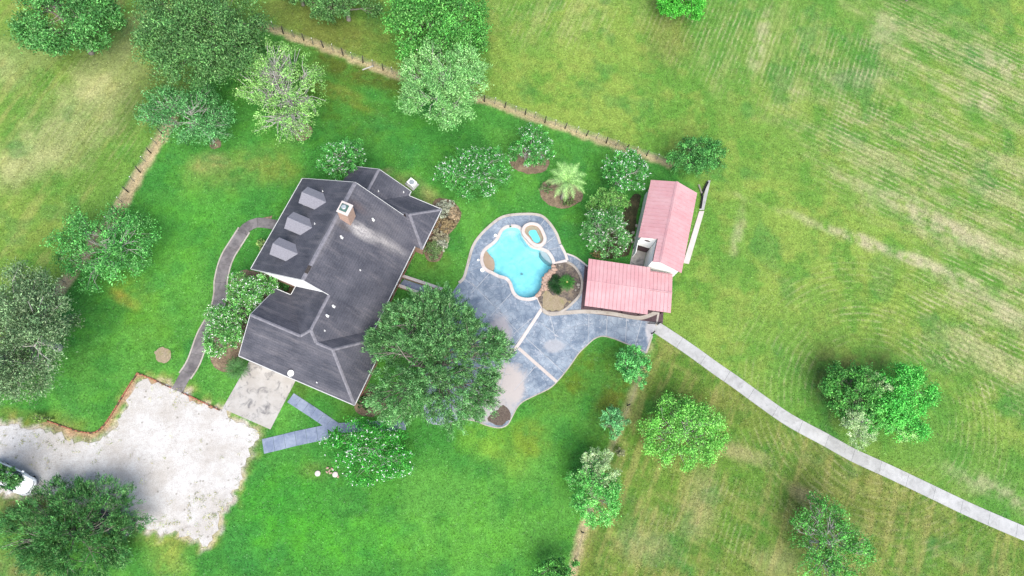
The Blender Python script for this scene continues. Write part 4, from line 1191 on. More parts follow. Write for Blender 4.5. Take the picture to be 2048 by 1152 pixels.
bwall('gable_wall', [(NS_+.02,S0+.18,0),(ER-.3,S0+.18,0),(ER-.3,S0+.18,zb(ER-.3)-c_),(RS,S0+.18,RZ-c_),(NS_+.02,S0+.18,zb(NS_)-c_)], .1, 't', 'cream')
bwall('gable_wall', [(WE+.3,N0-.3,0),(ER-.3,N0-.3,0),(ER-.3,N0-.3,zb(ER-.3)-c_),(RS,N0-.3,RZ-c_),(WE+.3,N0-.3,zb(WE+.3)-c_)], .1, 't', 'cream')
bwall('wall', [(ER-.29,S0+.3,0),(ER-.29,N0-.32,0),(ER-.29,N0-.32,zb(ER-.2)-c_),(ER-.29,S0+.3,zb(ER-.2)-c_)], -.1, 's', 'cream')
bwall('wall', [(WE+.31,NT_+.12,0),(WE+.31,N0-.32,0),(WE+.31,N0-.32,zb(WE+.3)-c_),(WE+.31,NT_+.12,zb(WE+.3)-c_)], .1, 's', 'cream')
bwall('notch_wall', [(NS_+.03,S0+.3,0),(NS_+.03,NT_,0),(NS_+.03,NT_,zb(NS_)-c_),(NS_+.03,S0+.3,zb(NS_)-c_)], .1, 's', 'cream')
nw_ = bwall('notch_wall', [(WE+.3,NT_,1.35),(NS_,NT_,1.35),(NS_,NT_,zb(NS_)-c_),(WE+.3,NT_,zb(WE+.3)-c_)], .1, 't', 'cream')
ov = [(-1.85+.33*math.cos(k*PI/8), NT_-.02, 3.1+.17*math.sin(k*PI/8)) for k in range(16)]
pyobj('oval_vent', ov+[(q[0],q[1]+.06,q[2]) for q in ov], [tuple(range(16)),tuple(range(31,15,-1))]+[(i,16+i,16+(i+1)%16,(i+1)%16) for i in range(16)], M['plum'], nw_)
bwall('stall_door', [(WE+.3,NT_+.02,0),(NS_,NT_+.02,0),(NS_,NT_+.02,1.35),(WE+.3,NT_+.02,1.35)], .06, 't', 'plum')
MB().box(WE+.25,NS_-.02,NT_-.08,NT_,1.30,1.37).build('lintel', M['dark'], barn)
MB().obox((NS_-.02,NT_-.03),(NS_-.02,S0+.1),.05,zb(NS_)-.12,zb(NS_)+.03).build('notch_trim', M['dark'], barn)
MB().obox((WE+.26,NT_+.02),(WE+.26,NT_-1.5),.05,1.2,2.6).build('wing_wall', M['cream'], barn)
MB().box(WE+.35,NS_-.02,-1.2,NT_-.02,-.02,.05).build('stall_floor', M['pad'], barn)
win_b = bwall('window', [(ER-.285,2.5,1.1),(ER-.285,3.5,1.1),(ER-.285,3.5,2.1),(ER-.285,2.5,2.1)], .02, 's', 'glass')

carport = empty('carport', (O_B.x,O_B.y,0), RC, 'low open carport with a wide pink ribbed metal roof beside the pool', 'carport')
CW, CE, CN, CS, CR = -7.65, 1.52, -0.55, -5.80, -3.1
zc = lambda t: 2.72+(CN-t)/(CN-CR)*.16 if t > CR else 2.72+(t-CS)/(CR-CS)*.16
STEP = -0.95
panels(carport, CW, STEP, 0.42, lambda s: (CR, CN), zc, 't'); panels(carport, CW, STEP, 0.42, lambda s: (CS, CR), zc, 't')
panels(carport, STEP, CE, 0.42, lambda s: (CR, CN-.35), lambda t: zc(t)-.05, 't'); panels(carport, STEP, CE, 0.42, lambda s: (CS+.52, CR), lambda t: zc(t)-.05, 't')
pyobj('ridge_cap', [(CW,CR,2.922),(CE,CR,2.922),(CW,CR-.05,2.914),(CE,CR-.05,2.914),(CW,CR+.05,2.914),(CE,CR+.05,2.914)], [(0,1,5,4),(0,2,3,1)], M['metal_roof'], carport)
for s in (CW+.35, CW+2.4, CW+4.6, STEP-.3, CE-.3):
    for t in (CS+.55 if s < STEP else CS+1.1, CN-.45):
        MB().box(s-.045,s+.045,t-.045,t+.045,0,zc(t)-.05).build('post', M['white' if s < CW+.2 else 'plum'], carport)
for t in (CS+.55, CN-.45, CR):
    MB().box(CW+.05, CE-.1 if t != CS+.55 else STEP, t-.05,t+.05,zc(t)-.22,zc(t)-.05).build('beam', M['plum'], carport)
MB().box(CW+.1,CE,CS+.05,CN+.2,-.02,.05).build('floor_slab', M['plum'], carport)  # dark plum here paints the shade under the roof onto the floor
MB().box(STEP,CE-.25,CS+1.2,CS+1.3,.06,2.5).build('back_wall', M['plum'], carport)

# pale concrete strip and steel along the barn's east side
o = bevel(MB().prism(pxs([(1397.8,422.8),(1408,422.8),(1377.5,528),(1366,526)]), -.05, .12).build('concrete_strip', M['white_stone']), .02); tag(o, kind='structure')
o = bevel(MB().prism(pxs([(1416,361),(1421,361),(1408,420),(1398.5,420)]), -.05, .05).build('concrete_strip', M['sidewalk']), .02); tag(o, kind='structure')
for i, (a_, b_, w_, h_, lab) in enumerate([((1415,364),(1402,392),.2,.22,'long dark steel beam lying nearest the round tree by the barn'),((1404,392),(1400,418),.16,.2,'shorter dark steel beam lying at the head of the concrete strip'),((1396,371),(1402,388),.12,.14,'thin pale timber leaning toward the dark beams by the barn')]):
    A_ = P2(*a_); B_ = P2(*b_)
    m_ = MB().obox(A_, B_, w_, .04+.06*i, .04+.06*i+h_*.2); d = (Vector(B_)-Vector(A_)).normalized(); nn = Vector((-d.y,d.x))*w_*.5
    m_.obox(tuple(Vector(A_)+nn*.9), tuple(Vector(B_)+nn*.9), .03, .045+.06*i, .04+.06*i+h_); m_.obox(tuple(Vector(A_)-nn*.9), tuple(Vector(B_)-nn*.9), .03, .045+.06*i, .04+.06*i+h_)
    o = m_.build('steel_beam', M['iron' if i < 2 else 'curb']); tag(o, lab, 'beam', 'beams lying by the barn')
# pale stones along the barn's west wall
for i, (px_, py_) in enumerate([(1280,443),(1273,452),(1276,461),(1266,466),(1270,476),(1264,484)]):
    p = P(px_,py_); o = bpy.data.objects.new('block_stone', rocks2[i % 3]); COL.objects.link(o)
    o.location = (p.x,p.y,.06); o.scale = (.24,.2,.16); o.rotation_euler = (0,0,i*1.3); tag(o, 'pale stone block in the row along the barn west wall', 'stone', 'stone blocks along the barn wall')

# gate where the long walk meets the deck
p = P(1305,649)
gate = empty('garden_gate', (p.x,p.y,0), math.radians(-2), 'small black iron gate standing open at the head of the long walk', 'gate')
MB().tube([(.55,0,0),(.55,0,1.25)], .05, 8).build('gate_post', M['iron'], gate)
for z in (.25,.65,1.1): MB().tube([(-.62,.02,z),(.55,0,z)], .028, 6).build('rail', M['iron'], gate)
for k in range(7): MB().tube([(-.6+k*.17,.02,.2),(-.6+k*.17,.02,1.15)], .016, 5).build('bar', M['iron'], gate)
p = P(1303,668); o = MB().tube([(0,0,0),(0,0,1.25),(0,0,1.3)], [.07,.07,.03], 8).build('gate_post', M['iron'], loc=(p.x,p.y,0)); tag(o, 'lone black iron post at the south side of the long walk head', 'post')

# septic lids and stones on the lawn
for px_, py_, lab in ((635.5,947,'round pale septic lid out on the open lawn'),(670.5,949,'round pale septic lid among stones beside the flowering shrub')):
    p = P(px_,py_); o = MB().tube([(0,0,-.05),(0,0,.10),(0,0,.13)], [.27,.27,.2], 18).build('septic_lid', M['white_stone'], loc=(p.x,p.y,0)); tag(o, lab, 'lid', 'septic lids on the lawn')
for i, (px_, py_) in enumerate([(655,936),(659,941),(664,938),(661,946),(676,953),(654,944)]):
    p = P(px_,py_); o = bpy.data.objects.new('loose_stone', rocks[i % 4]); COL.objects.link(o)
    o.location = (p.x,p.y,.04); o.scale = (.17,.13,.1); o.rotation_euler = (0,0,i*1.1); tag(o, 'small pinkish stone in the cluster by the septic lids', 'stone', 'stones by the septic lids')

# mulch beds
def bed(name, pts, mat, z=0.03, sub=3, amp=.1, seed=1, rim=None):
    lp_ = ragged(smooth_loop(pxs(pts), sub), .25, amp, seed)
    o = sheet(name, lp_, z, M[mat]); tag(o, kind='structure'); return lp_
bed('mulch_bed', [(1080,378),(1092,362),(1112,358),(1140,365),(1163,383),(1162,402),(1145,414),(1122,417),(1098,408),(1082,395)], 'mulch', seed=2)
bed('mulch_bed', [(1017,318),(1030,300),(1070,295),(1098,318),(1096,335),(1080,346),(1050,346),(1026,337)], 'mulch', seed=3)
bed('mulch_bed', [(595,250),(612,246),(626,258),(622,272),(606,281),(592,278),(588,264)], 'mulch', seed=4)
bed('mulch_bed', [(418,284),(430,275),(442,282),(440,294),(424,297)], 'mulch', seed=5)
bed('mulch_bed', [(312,700),(325,695),(340,702),(341,716),(328,726),(313,721),(309,710)], 'drybed', seed=6)
bed('mulch_bed', [(868,402),(905,402),(921,425),(917,446),(905,462),(891,480),(887,506),(878,522),(858,524),(849,512),(851,496)], 'mulch', seed=7)
bed('mulch_bed', [(712,806),(742,772),(770,790),(768,820),(745,834),(718,828)], 'mulch', seed=8)
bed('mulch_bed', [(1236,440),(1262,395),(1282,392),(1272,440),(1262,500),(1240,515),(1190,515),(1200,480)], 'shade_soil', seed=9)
bed('mulch_bed', [(462,560),(495,540),(560,565),(590,592),(500,615),(495,640),(488,715),(470,745),(430,735),(420,690),(440,640),(455,610)], 'mulch', seed=10)
bed('mulch_bed', [(545,432),(520,438),(538,440)], 'mulch', seed=12)

# ================================================================ trees
def norm(a): return a/np.maximum(1e-9, np.linalg.norm(a, axis=1, keepdims=True))

def leaves_mesh(name, cen, out, n_per, spread, L, W, cols, rg, parent, mat='leaf', align=0.5, up=0.35, clump_var=0.28, leaf_var=0.22, flat=0.0):
    """leaf-sized folded faces round each twig centre. cen, out: (K,3) twig centres and outward directions"""
    K = len(cen); n = K*n_per
    idx = np.repeat(np.arange(K), n_per)
    off = rg.normal(0, 1, (n,3))*spread
    o = out[idx]
    along = rg.uniform(-1.0, 1.0, (n,1))*spread*1.6*align
    p = cen[idx]+off*(1-0.55*align)+o*along
    d = norm(o*align+rg.normal(0,1,(n,3))*(1-align*0.75)+np.array([0,0,0.15]))
    nn = norm(rg.normal(0,1,(n,3))*(1-up)+o*0.5+np.array([0,0,1.0])*up*1.6)
    s = norm(np.cross(d, nn)); nn = np.cross(s, d)
    l = (L*rg.uniform(.65,1.35,n))[:,None]; w = (W*rg.uniform(.7,1.3,n))[:,None]
    v = np.zeros((n,4,3))
    v[:,0] = p-d*l*.5; v[:,1] = p+s*w*.5+nn*w*.18; v[:,2] = p+d*l*.5-nn*l*.12; v[:,3] = p-s*w*.5+nn*w*.18
    c = np.asarray(cols)
    ck = rg.random(K); base = c[0]*(1-ck[:,None])+c[1]*ck[:,None]
    base = base*np.exp(rg.normal(0, clump_var, (K,1)))
    col = base[idx]*np.exp(rg.normal(0, leaf_var, (n,1)))
    if len(c) > 2:
        m = rg.random(n) < .10; col[m] = c[2]*np.exp(rg.normal(0,.15,(m.sum(),1)))
    col = np.clip(col, .003, .85)
    return tri_mesh(name, v.reshape(-1,3), np.arange(n*4).reshape(-1,4), np.repeat(col,4,0), M[mat], parent)

def tree(name, label, cat, c_px, r_px, zc, rz, K, n_per, L, W, cols, seed, bark='bark', lobes=9, shell=.45, align=.4, spread=None, twigs=1.0, twig_r=1.0, base=None, flowers=0, group=None, petal=((.72,.72,.70),(.8,.78,.78)), fsize=.13, bottom=-.45, gaps=.0, sy=None, trunks=1, limb_r=None, clump_var=.28, up=.35, fl_n=5):
    rg = np.random.default_rng(seed); rr_ = random.Random(seed)
    c = P(c_px[0], c_px[1], zc); m_ = mpp(c_px[0], c_px[1], zc)
    rx = r_px[0]*m_; ry = (r_px[1] if len(r_px) > 1 else r_px[0])*m_
    b = Vector((c.x, c.y, 0)) if base is None else P(*base)
    root = empty(name, (b.x, b.y, 0), 0, label, cat, group)
    cl = np.array([c.x-b.x, c.y-b.y, zc])
    R_ = np.array([rx, ry, rz])
    # lobes: the big limbs' own crowns, so the outline is uneven
    th = np.arange(lobes)*2.39996+rg.uniform(0,6.28); ph = rg.uniform(-.25, .95, lobes)
    lc = np.stack([np.cos(th)*np.sqrt(1-ph**2*.8), np.sin(th)*np.sqrt(1-ph**2*.8), ph], 1)*rg.uniform(.42,.66,(lobes,1))
    lr = rg.uniform(.36,.56,lobes)
    lc[0] = (0,0,.45); lr[0] = .5
    per = rg.choice(lobes, K, p=lr**2/np.sum(lr**2))
    NS = 9
    sdir = norm(rg.normal(0,1,(lobes,NS,3)).reshape(-1,3)+np.repeat(lc,NS,0)*1.2+np.array([0,0,.45])).reshape(lobes,NS,3)
    srad = rg.uniform(.26,.48,(lobes,NS))
    si_ = rg.integers(0, NS, K)
    d = norm(rg.normal(0,1,(K,3))+sdir[per,si_]*.9)
    rad = rg.random(K)**shell
    q = lc[per]+sdir[per,si_]*(lr[per]*.72)[:,None]+d*(lr[per]*srad[per,si_]*rad*1.15)[:,None]
    if gaps > 0:
        gc = norm(rg.normal(0,1,(14,3))+np.array([0,0,.5]))*rg.uniform(.45,.95,(14,1)); gr = rg.uniform(.10,.26,14)*gaps
        keep = np.ones(K,bool)
        for k in range(14): keep &= np.linalg.norm(q-gc[k],axis=1) > gr[k]
        q, per, d = q[keep], per[keep], d[keep]
    keep = q[:,2] > bottom
    q, per, d = q[keep], per[keep], d[keep]
    cen = cl+q*R_
    outd = norm(q/ R_ * R_.mean()+d*.6+np.array([0,0,.15]))
    spread = (spread or 0.055*(rx+ry))*.62
    L *= .64; W *= .70; n_per = int(n_per*1.95)
    leaves_mesh('crown', cen, outd, n_per, spread, L, W, cols, rg, root, align=align, clump_var=clump_var, up=up, leaf_var=.32)
    # wood
    mb = MB()
    top = Vector(cl)+Vector((0,0,-rz*.45)); limb_r = limb_r or max(.05, .028*(rx+ry)/2*2)
    for k in range(trunks):
        off = Vector((rr_.uniform(-.35,.35), rr_.uniform(-.35,.35), 0)) if trunks > 1 else Vector((0,0,0))
        t_ = top+off*2
        mid = off.lerp(t_, .5)+Vector((rr_.uniform(-.15,.15), rr_.uniform(-.15,.15), 0))
        mb.tube([off-Vector((0,0,.1)), off.lerp(mid,.15), mid, t_], [limb_r*1.7/trunks**.5, limb_r*1.25/trunks**.5, limb_r*1.05/trunks**.5, limb_r*.85/trunks**.5], 8)
    lobe_end = []
    for k in range(lobes):
        e = Vector(cl+lc[k]*R_); m2 = top.lerp(e,.5)+Vector((rr_.uniform(-.3,.3),rr_.uniform(-.3,.3),-.08*(e-top).length))
        m1 = top.lerp(m2,.5)+Vector((rr_.uniform(-.1,.1),rr_.uniform(-.1,.1),0))
        mb.tube([top, m1, m2, e], [limb_r*.7, limb_r*.55, limb_r*.42, limb_r*.22], 6)
        lobe_end.append((m2, e))
    nt = int(min(len(cen), 130*twigs))
    for i in rg.choice(len(cen), nt, replace=False):
        a_, e_ = lobe_end[per[i]]; st = a_.lerp(e_, rr_.uniform(.3,1)); en = Vector(cen[i])
        mid = st.lerp(en,.5)+Vector((rr_.uniform(-.15,.15),rr_.uniform(-.15,.15),rr_.uniform(-.1,.15)))*(en-st).length
        r0 = limb_r*.20*twig_r
        mb.tube([st, mid, en], [max(.012,r0), max(.01,r0*.7), max(.008,r0*.35)], 4, False)
    mb.build('trunk', M[bark], root, True)
    if flowers:
        sel = np.where((q[:,2] > -.05) & (rad[keep] > .75 if gaps == 0 else np.ones(len(q),bool)))[0]
        sel = rg.choice(sel, min(flowers, len(sel)), replace=False)
        leaves_mesh('blossom', cen[sel]+outd[sel]*spread*1.0, outd[sel], fl_n, fsize*.55, fsize, fsize*.8, petal, rg, root, 'petal', align=.1, clump_var=.06, leaf_var=.08)
    return root

def G(*a): return [np.array(alb(*c, k=0.90)) for c in a]
DK = G((60,102,54),(88,130,70),(116,152,92))
OAK = G((68,116,64),(100,148,88),(134,174,118))
LIME = G((108,164,70),(146,190,92),(170,204,120))
MID = G((56,118,50),(88,150,66),(118,172,90))
GREY = G((76,108,70),(114,140,98),(144,162,124))
MYR = G((46,112,46),(80,148,70),(112,172,90))
BRT = G((58,150,56),(92,184,76),(126,204,100))
PALE = G((128,164,104),(160,186,134),(190,204,166))
OLIVE = G((80,110,64),(110,134,84),(140,150,108))
JUN = G((48,98,50),(78,128,66),(116,156,92))

# --- north-west
tree('oak_tree', 'dark green oak in the top left corner of the pasture', 'tree', (132,40), (104,82), 5.5, 3.6, 900, 16, .42, .17, G((58,112,54),(86,142,72),(114,162,94)), 1, lobes=12, gaps=.6, align=.35, limb_r=.25)
tree('oak_tree', 'largest dense dark oak at the top, left of the wire fence', 'tree', (402,78), (122,118), 6.5, 5.2, 1500, 18, .36, .15, DK, 2, lobes=16, align=.35, limb_r=.3)
tree('young_tree', 'loose green tree with grey bare limbs below the big dark oak', 'tree', (387,234), (92,74), 2.8, 2.4, 430, 16, .32, .13, G((60,118,62),(96,154,90),(126,176,116)), 3, 'bark_pale', lobes=11, twigs=1.4, twig_r=1.4, gaps=.6, base=(428,284), align=.5, limb_r=.12)
tree('pale_tree', 'sparse lime green tree with bright bare branches standing in a bare ring', 'tree', (570,196), (94,106), 3.6, 3.6, 620, 13, .30, .12, G((100,150,72),(134,178,98),(166,198,132)), 4, 'bark_pale', lobes=15, twigs=2.6, twig_r=1.9, gaps=1.1, base=(604,262), align=.6, spread=.42, shell=.35, limb_r=.15, bottom=-1.2)
tree('oak_tree', 'dark tree cut by the top edge between the two big oaks', 'tree', (690,2), (70,46), 3.2, 3.0, 620, 16, .36, .15, DK, 5, lobes=11, limb_r=.2, bottom=-1)
tree('oak_tree', 'small dark tree at the top edge just right of the largest oak', 'tree', (596,-26), (56,28), 3.0, 2.6, 300, 14, .36, .15, DK, 51, lobes=7, limb_r=.15)
tree('broadleaf_tree', 'dense mid green tree at the top, behind the pale feathery one', 'tree', (872,52), (104,96), 6.0, 4.6, 1100, 18, .36, .19, MID, 6, lobes=15, align=.25, limb_r=.25)
tree('feathery_tree', 'light green feathery tree on the fence line above the lawn', 'tree', (888,178), (90,94), 5.2, 4.2, 950, 18, .42, .10, G((92,150,82),(134,184,110),(160,202,138)), 7, 'bark_pale', lobes=14, gaps=.7, align=.65, twigs=1.0, twig_r=1.2, limb_r=.18)
tree('round_tree', 'bright green tree cut by the top edge in the middle of the pasture', 'tree', (1355,6), (58,44), 2.4, 2.4, 420, 16, .34, .16, G((56,142,44),(84,172,58),(110,190,80)), 8, lobes=9, limb_r=.15)
tree('round_tree', 'dark treetop just showing at the top right edge', 'tree', (1828,-16), (40,24), 1.6, 1.6, 220, 14, .34, .15, DK, 9, lobes=7, limb_r=.12)
# --- crape myrtles and garden trees
def myrtle(label, c, r, seed, zc=2.3, rz=1.9, K=420, fl_=150, petal=((.74,.74,.72),(.8,.79,.8)), cols=MYR, base=None, n=15):
    return tree('flowering_tree', label, 'flowering tree', c, r, zc, rz, K, n, .26, .10, cols, seed, 'bark_pale', lobes=12, align=.6, up=.5, twigs=.5, flowers=fl_, petal=petal, trunks=4, limb_r=.10, base=base, fsize=.11, fl_n=4, group='flowering trees round the house and pool')
myrtle('white flowering tree behind the north corner of the main roof', (686,318), (50,40), 21, 2.6, 2.0, 320, 90)
myrtle('largest white flowering tree on the north lawn, beside the palm', (953,346), (80,56), 22, 2.6, 2.2, 620, 220)
myrtle('white flowering tree in the ringed bed north of the palm', (1061,294), (43,43), 23, 2.5, 2.1, 330, 100)
myrtle('white flowering tree between the palm and the barn', (1247,349), (50,48), 24, 2.7, 2.2, 400, 190)
myrtle('pink tinged flowering tree against the carport and barn corner', (1213,462), (52,52), 25, 2.7, 2.3, 460, 170, ((.74,.60,.62),(.8,.74,.74)), G((56,112,52),(90,142,78),(118,166,96)))
tree('leafy_tree', 'plain green tree squeezed between the two flowering trees by the barn', 'tree', (1213,412), (44,30), 2.6, 1.6, 260, 14, .25, .10, G((70,122,54),(106,152,74),(134,170,96)), 26, lobes=9, align=.5, limb_r=.08)
myrtle('white flowering shrub in front of the garage wing, by the dark courtyard', (508,582), (56,38), 27, 2.2, 1.7, 360, 130, cols=G((66,128,58),(104,160,82),(134,182,106)))
myrtle('white flowering shrub in the middle of the hedge by the curved front walk', (472,624), (40,34), 271, 2.1, 1.6, 260, 90, cols=G((66,128,58),(104,160,82),(134,182,106)))
myrtle('white flowering shrub at the garage corner, beside the curved front walk', (450,668), (44,58), 28, 2.2, 1.8, 420, 190, ((.76,.72,.68),(.8,.77,.74)), cols=G((66,128,58),(104,160,82),(134,182,106)))
myrtle('broad white flowering tree over the blue side walk on the south lawn', (748,900), (98,58), 29, 2.0, 1.8, 620, 190, cols=G((40,116,40),(66,152,54),(98,176,74)))
tree('round_tree', 'compact dark green tree at the end of the wire fence, north of the barn', 'tree', (1393,315), (54,46), 2.6, 2.1, 420, 17, .26, .14, G((48,102,48),(78,138,66),(106,166,90)), 30, lobes=12, align=.3, limb_r=.10)
# --- big oak over the deck
tree('live_oak', 'great spreading oak between the house and the blue deck', 'tree', (870,718), (143,146), 5.2, 4.4, 2600, 18, .42, .085, OAK, 31, lobes=20, align=.8, shell=.38, spread=.34, limb_r=.34, up=.3, twigs=1.4, gaps=.35, clump_var=.34)
tree('oak_sapling', 'low leafy offshoot at the east edge of the great oak', 'tree', (992,678), (26,24), 2.4, 1.5, 130, 16, .34, .08, OAK, 32, lobes=6, align=.8, limb_r=.06)
# --- west
tree('young_tree', 'loose green tree with bare limbs on the west fence line', 'tree', (212,492), (94,86), 3.2, 2.6, 500, 16, .32, .13, G((58,122,56),(92,158,78),(120,178,104)), 33, 'bark_pale', lobes=15, twigs=1.0, twig_r=1.2, gaps=1.0, align=.45, limb_r=.10, shell=.4)
tree('grey_oak', 'large grey green oak filling the left edge of the photo', 'tree', (56,672), (118,142), 5.2, 4.2, 1400, 17, .38, .11, GREY, 34, 'bark_pale', lobes=16, twigs=1.3, twig_r=1.3, align=.65, limb_r=.28, gaps=.5)
tree('juniper', 'bushy dark juniper tree at the bottom left beside the gravel', 'tree', (140,1068), (146,106), 2.2, 2.2, 1500, 18, .42, .07, JUN, 35, lobes=16, align=.85, gaps=.6, shell=.38, spread=.36, limb_r=.2, clump_var=.34, bottom=-.7)
tree('cedar', 'tree at the left edge whose branches hang over the white car', 'tree', (-8,955), (52,34), 3.6, 1.8, 260, 16, .38, .08, JUN, 36, lobes=8, align=.7, limb_r=.12, base=(-40,990))
# --- south and east
tree('sapling', 'small fresh green tree at the south corner of the blue deck', 'tree', (1264,736), (36,48), 2.6, 2.3, 210, 15, .28, .15, G((70,144,72),(104,178,94),(134,196,122)), 37, lobes=8, align=.3, limb_r=.06, gaps=.5)
tree('sapling', 'small thin tree on the south fence, middle one of three in line', 'tree', (1222,845), (33,36), 2.2, 2.0, 170, 13, .26, .11, G((72,136,78),(104,166,104),(134,186,132)), 38, lobes=8, align=.4, limb_r=.05, gaps=.6)
tree('silver_tree', 'silvery topped green tree on the south fence line', 'tree', (1190,985), (54,64), 2.8, 2.6, 420, 16, .28, .12, G((70,150,64),(112,182,90),(150,196,126)), 39, 'bark_pale', lobes=11, align=.4, limb_r=.09)
tree('silver_tree', 'silvery dry crown leaning over the tree on the south fence line', 'tree', (1200,938), (40,44), 3.3, 1.7, 260, 15, .26, .09, PALE, 391, 'bark_pale', lobes=8, align=.5, limb_r=.05, twigs=1.2)
tree('yellow_tree', 'yellow green tree with grey forked limbs south of the long walk', 'tree', (1370,868), (90,82), 3.0, 2.4, 560, 15, .30, .14, G((84,152,60),(116,180,78),(146,196,106)), 40, 'bark_pale', lobes=15, twigs=1.1, twig_r=1.2, align=.35, gaps=.8, shell=.36, limb_r=.11)
tree('thicket_tree', 'darker green tree in the west of the thicket by the long walk', 'tree', (1700,786), (60,62), 2.6, 2.4, 480, 16, .30, .15, MID, 41, lobes=10, align=.35, limb_r=.10)
tree('thicket_tree', 'bright green tree in the east of the thicket by the long walk', 'tree', (1790,800), (74,76), 2.6, 2.4, 640, 16, .30, .15, BRT, 42, lobes=11, align=.35, limb_r=.10)
tree('thicket_tree', 'mid green tree filling the middle of the thicket by the long walk', 'tree', (1748,820), (50,56), 2.4, 2.2, 360, 16, .30, .15, G((70,156,62),(104,182,84),(136,196,112)), 411, lobes=10, align=.35, limb_r=.10)
tree('silver_tree', 'silver grey dry tree in the front of the thicket by the long walk', 'tree', (1716,846), (44,48), 2.7, 2.0, 330, 15, .26, .08, PALE, 43, 'bark_pale', lobes=9, align=.5, limb_r=.07, twigs=1.6)
tree('silver_tree', 'small silver grey tree at the top of the thicket by the long walk', 'tree', (1752,772), (30,30), 3.4, 1.3, 150, 14, .26, .08, PALE, 44, 'bark_pale', lobes=7, align=.5, limb_r=.05, twigs=1.2)
tree('silver_tree', 'pale leaved tree at the south east side of the thicket', 'tree', (1806,858), (40,28), 2.4, 1.4, 200, 14, .26, .10, G((112,176,84),(150,198,118),(186,206,160)), 45, 'bark_pale', lobes=8, align=.4, limb_r=.05)
tree('twiggy_tree', 'scraggy tree with pale bare twigs at the bottom right', 'tree', (1652,1086), (78,84), 3.0, 2.4, 380, 16, .34, .13, G((62,128,52),(92,158,70),(120,176,96)), 46, 'bark_pale', lobes=12, twigs=1.6, twig_r=1.5, gaps=1.1, align=.45, shell=.35, limb_r=.11)
tree('round_tree', 'green tree cut by the bottom edge at the south fence', 'tree', (1112,1146), (44,30), 2.2, 1.7, 220, 14, .28, .12, MID, 47, lobes=8, limb_r=.07)
# --- shrubs
def shrub(label, c, r, seed, cols, zc=.55, rz=.6, K=170, bark='bark', L=.20, W=.07, n=14, tw=.5, name='shrub', al=.4):
    return tree(name, label, 'shrub', c, r, zc, rz, K, n, L, W, cols, seed, bark, lobes=7, align=al, twigs=tw, limb_r=.03, trunks=3)
GD = G((128,138,118),(160,164,146),(176,170,150)); BR = G((120,104,76),(150,134,102),(160,150,110))
shrub('grey leaved bush at the north end of the bed by the east wall', (888,420), (25,22), 61, GD)
shrub('brown dry bush in the middle of the bed by the east wall', (893,450), (22,20), 62, BR)
shrub('grey brown twiggy bush hugging the east wall', (876,474), (20,19), 63, G((130,128,104),(160,154,130),(120,130,90)))
shrub('olive bush at the south end of the bed by the east wall', (868,503), (21,19), 64, OLIVE)
shrub('small rounded bush left of the olive one at the house corner', (857,492), (10,9), 65, OLIVE, K=40)
shrub('pale twiggy bush at the outer rim of the bed by the east wall', (906,432), (15,18), 631, G((140,124,100),(168,150,124),(150,140,110)))
shrub('low sage bush between the brown and olive ones by the east wall', (884,490), (13,14), 632, GD)
shrub('dark green bush under the garage south corner', (726,806), (16,14), 66, G((38,70,40),(58,96,50),(80,110,60)), K=80)
shrub('bare brown bush beside the great oak at the garage corner', (750,800), (22,18), 67, G((78,66,60),(104,90,80),(60,80,50)), K=90, tw=1.5)
shrub('dark shrub in the courtyard between the gable and the garage', (566,574), (17,13), 68, G((50,100,44),(76,130,60),(96,150,80)))
shrub('round light bush at the front door beside the walk', (524,490), (10,13), 69, G((104,140,70),(140,164,96),(160,180,120)), K=60)
shrub('low brown tuft at the foot of the pink tinged flowering tree', (1196,508), (22,9), 70, G((120,110,70),(150,140,90),(90,120,60)), zc=.4, rz=.4, K=60)
shrub('low green plants at the west edge of the palm bed', (1092,377), (14,11), 71, OLIVE, zc=.3, rz=.3, K=50)
shrub('dark low plants at the south edge of the palm bed', (1136,402), (16,11), 72, G((70,96,52),(96,116,66),(120,130,80)), zc=.3, rz=.35, K=60)
shrub('weedy green clump at the gravel edge above the brick edging', (84,836), (22,10), 73, G((90,130,60),(120,150,76),(150,160,100)), zc=.3, rz=.35, K=60)
shrub('dry grey bush in the gap between the two fence line trees', (1240,905), (12,14), 75, G((110,120,84),(140,146,110),(150,150,120)), K=50)

# ---------------------------------------------------------------- palms
def frond(mb, o, az, el, length, nseg, lw, droop, twist=0, dens=1):
    """arching midrib with leaflets either side; returns verts/faces in mb"""
    p = Vector(o); d = Vector((math.cos(az)*math.cos(el), math.sin(az)*math.cos(el), math.sin(el))); seg = length/nseg
    side = Vector((-math.sin(az), math.cos(az), 0)); pts = [p.copy()]
    for i in range(nseg):
        t = (i+1)/nseg
        w = lw*math.sin(PI*min(1,.12+t*.86))*1.0
        q = p+d*seg
        up_ = side.cross(d)
        for sg in (-1,1):
            tip = p.lerp(q,.9)+side*sg*w+d*w*.55-up_*(-.12*w)
            mb.add([p, p.lerp(q,.62), tip], [(0,1,2)])
        pts.append(q.copy()); p = q
        d = (d+Vector((0,0,-droop))*(.4+t)).normalized()
    mb.tube(pts, [.03*(1-.8*k/nseg) for k in range(nseg+1)], 4, False)

def colored(mb, name, cols, rg, parent, mat='leaf', per=None):
    v = np.array([tuple(x) for x in mb.v], float)
    n_ = len(v); c = np.array(cols[0])[None]*(1-rg.random((n_,1)))+np.array(cols[1])[None]*rg.random((n_,1))
    me = bpy.data.meshes.new(name); me.from_pydata(v.tolist(), [], mb.f); me.update()
    ca = me.color_attributes.new('tint','FLOAT_COLOR','POINT'); ca.data.foreach_set('color', np.concatenate([c,np.ones((n_,1))],1).astype(np.float32).ravel())
    return link(name, me, M[mat], parent)

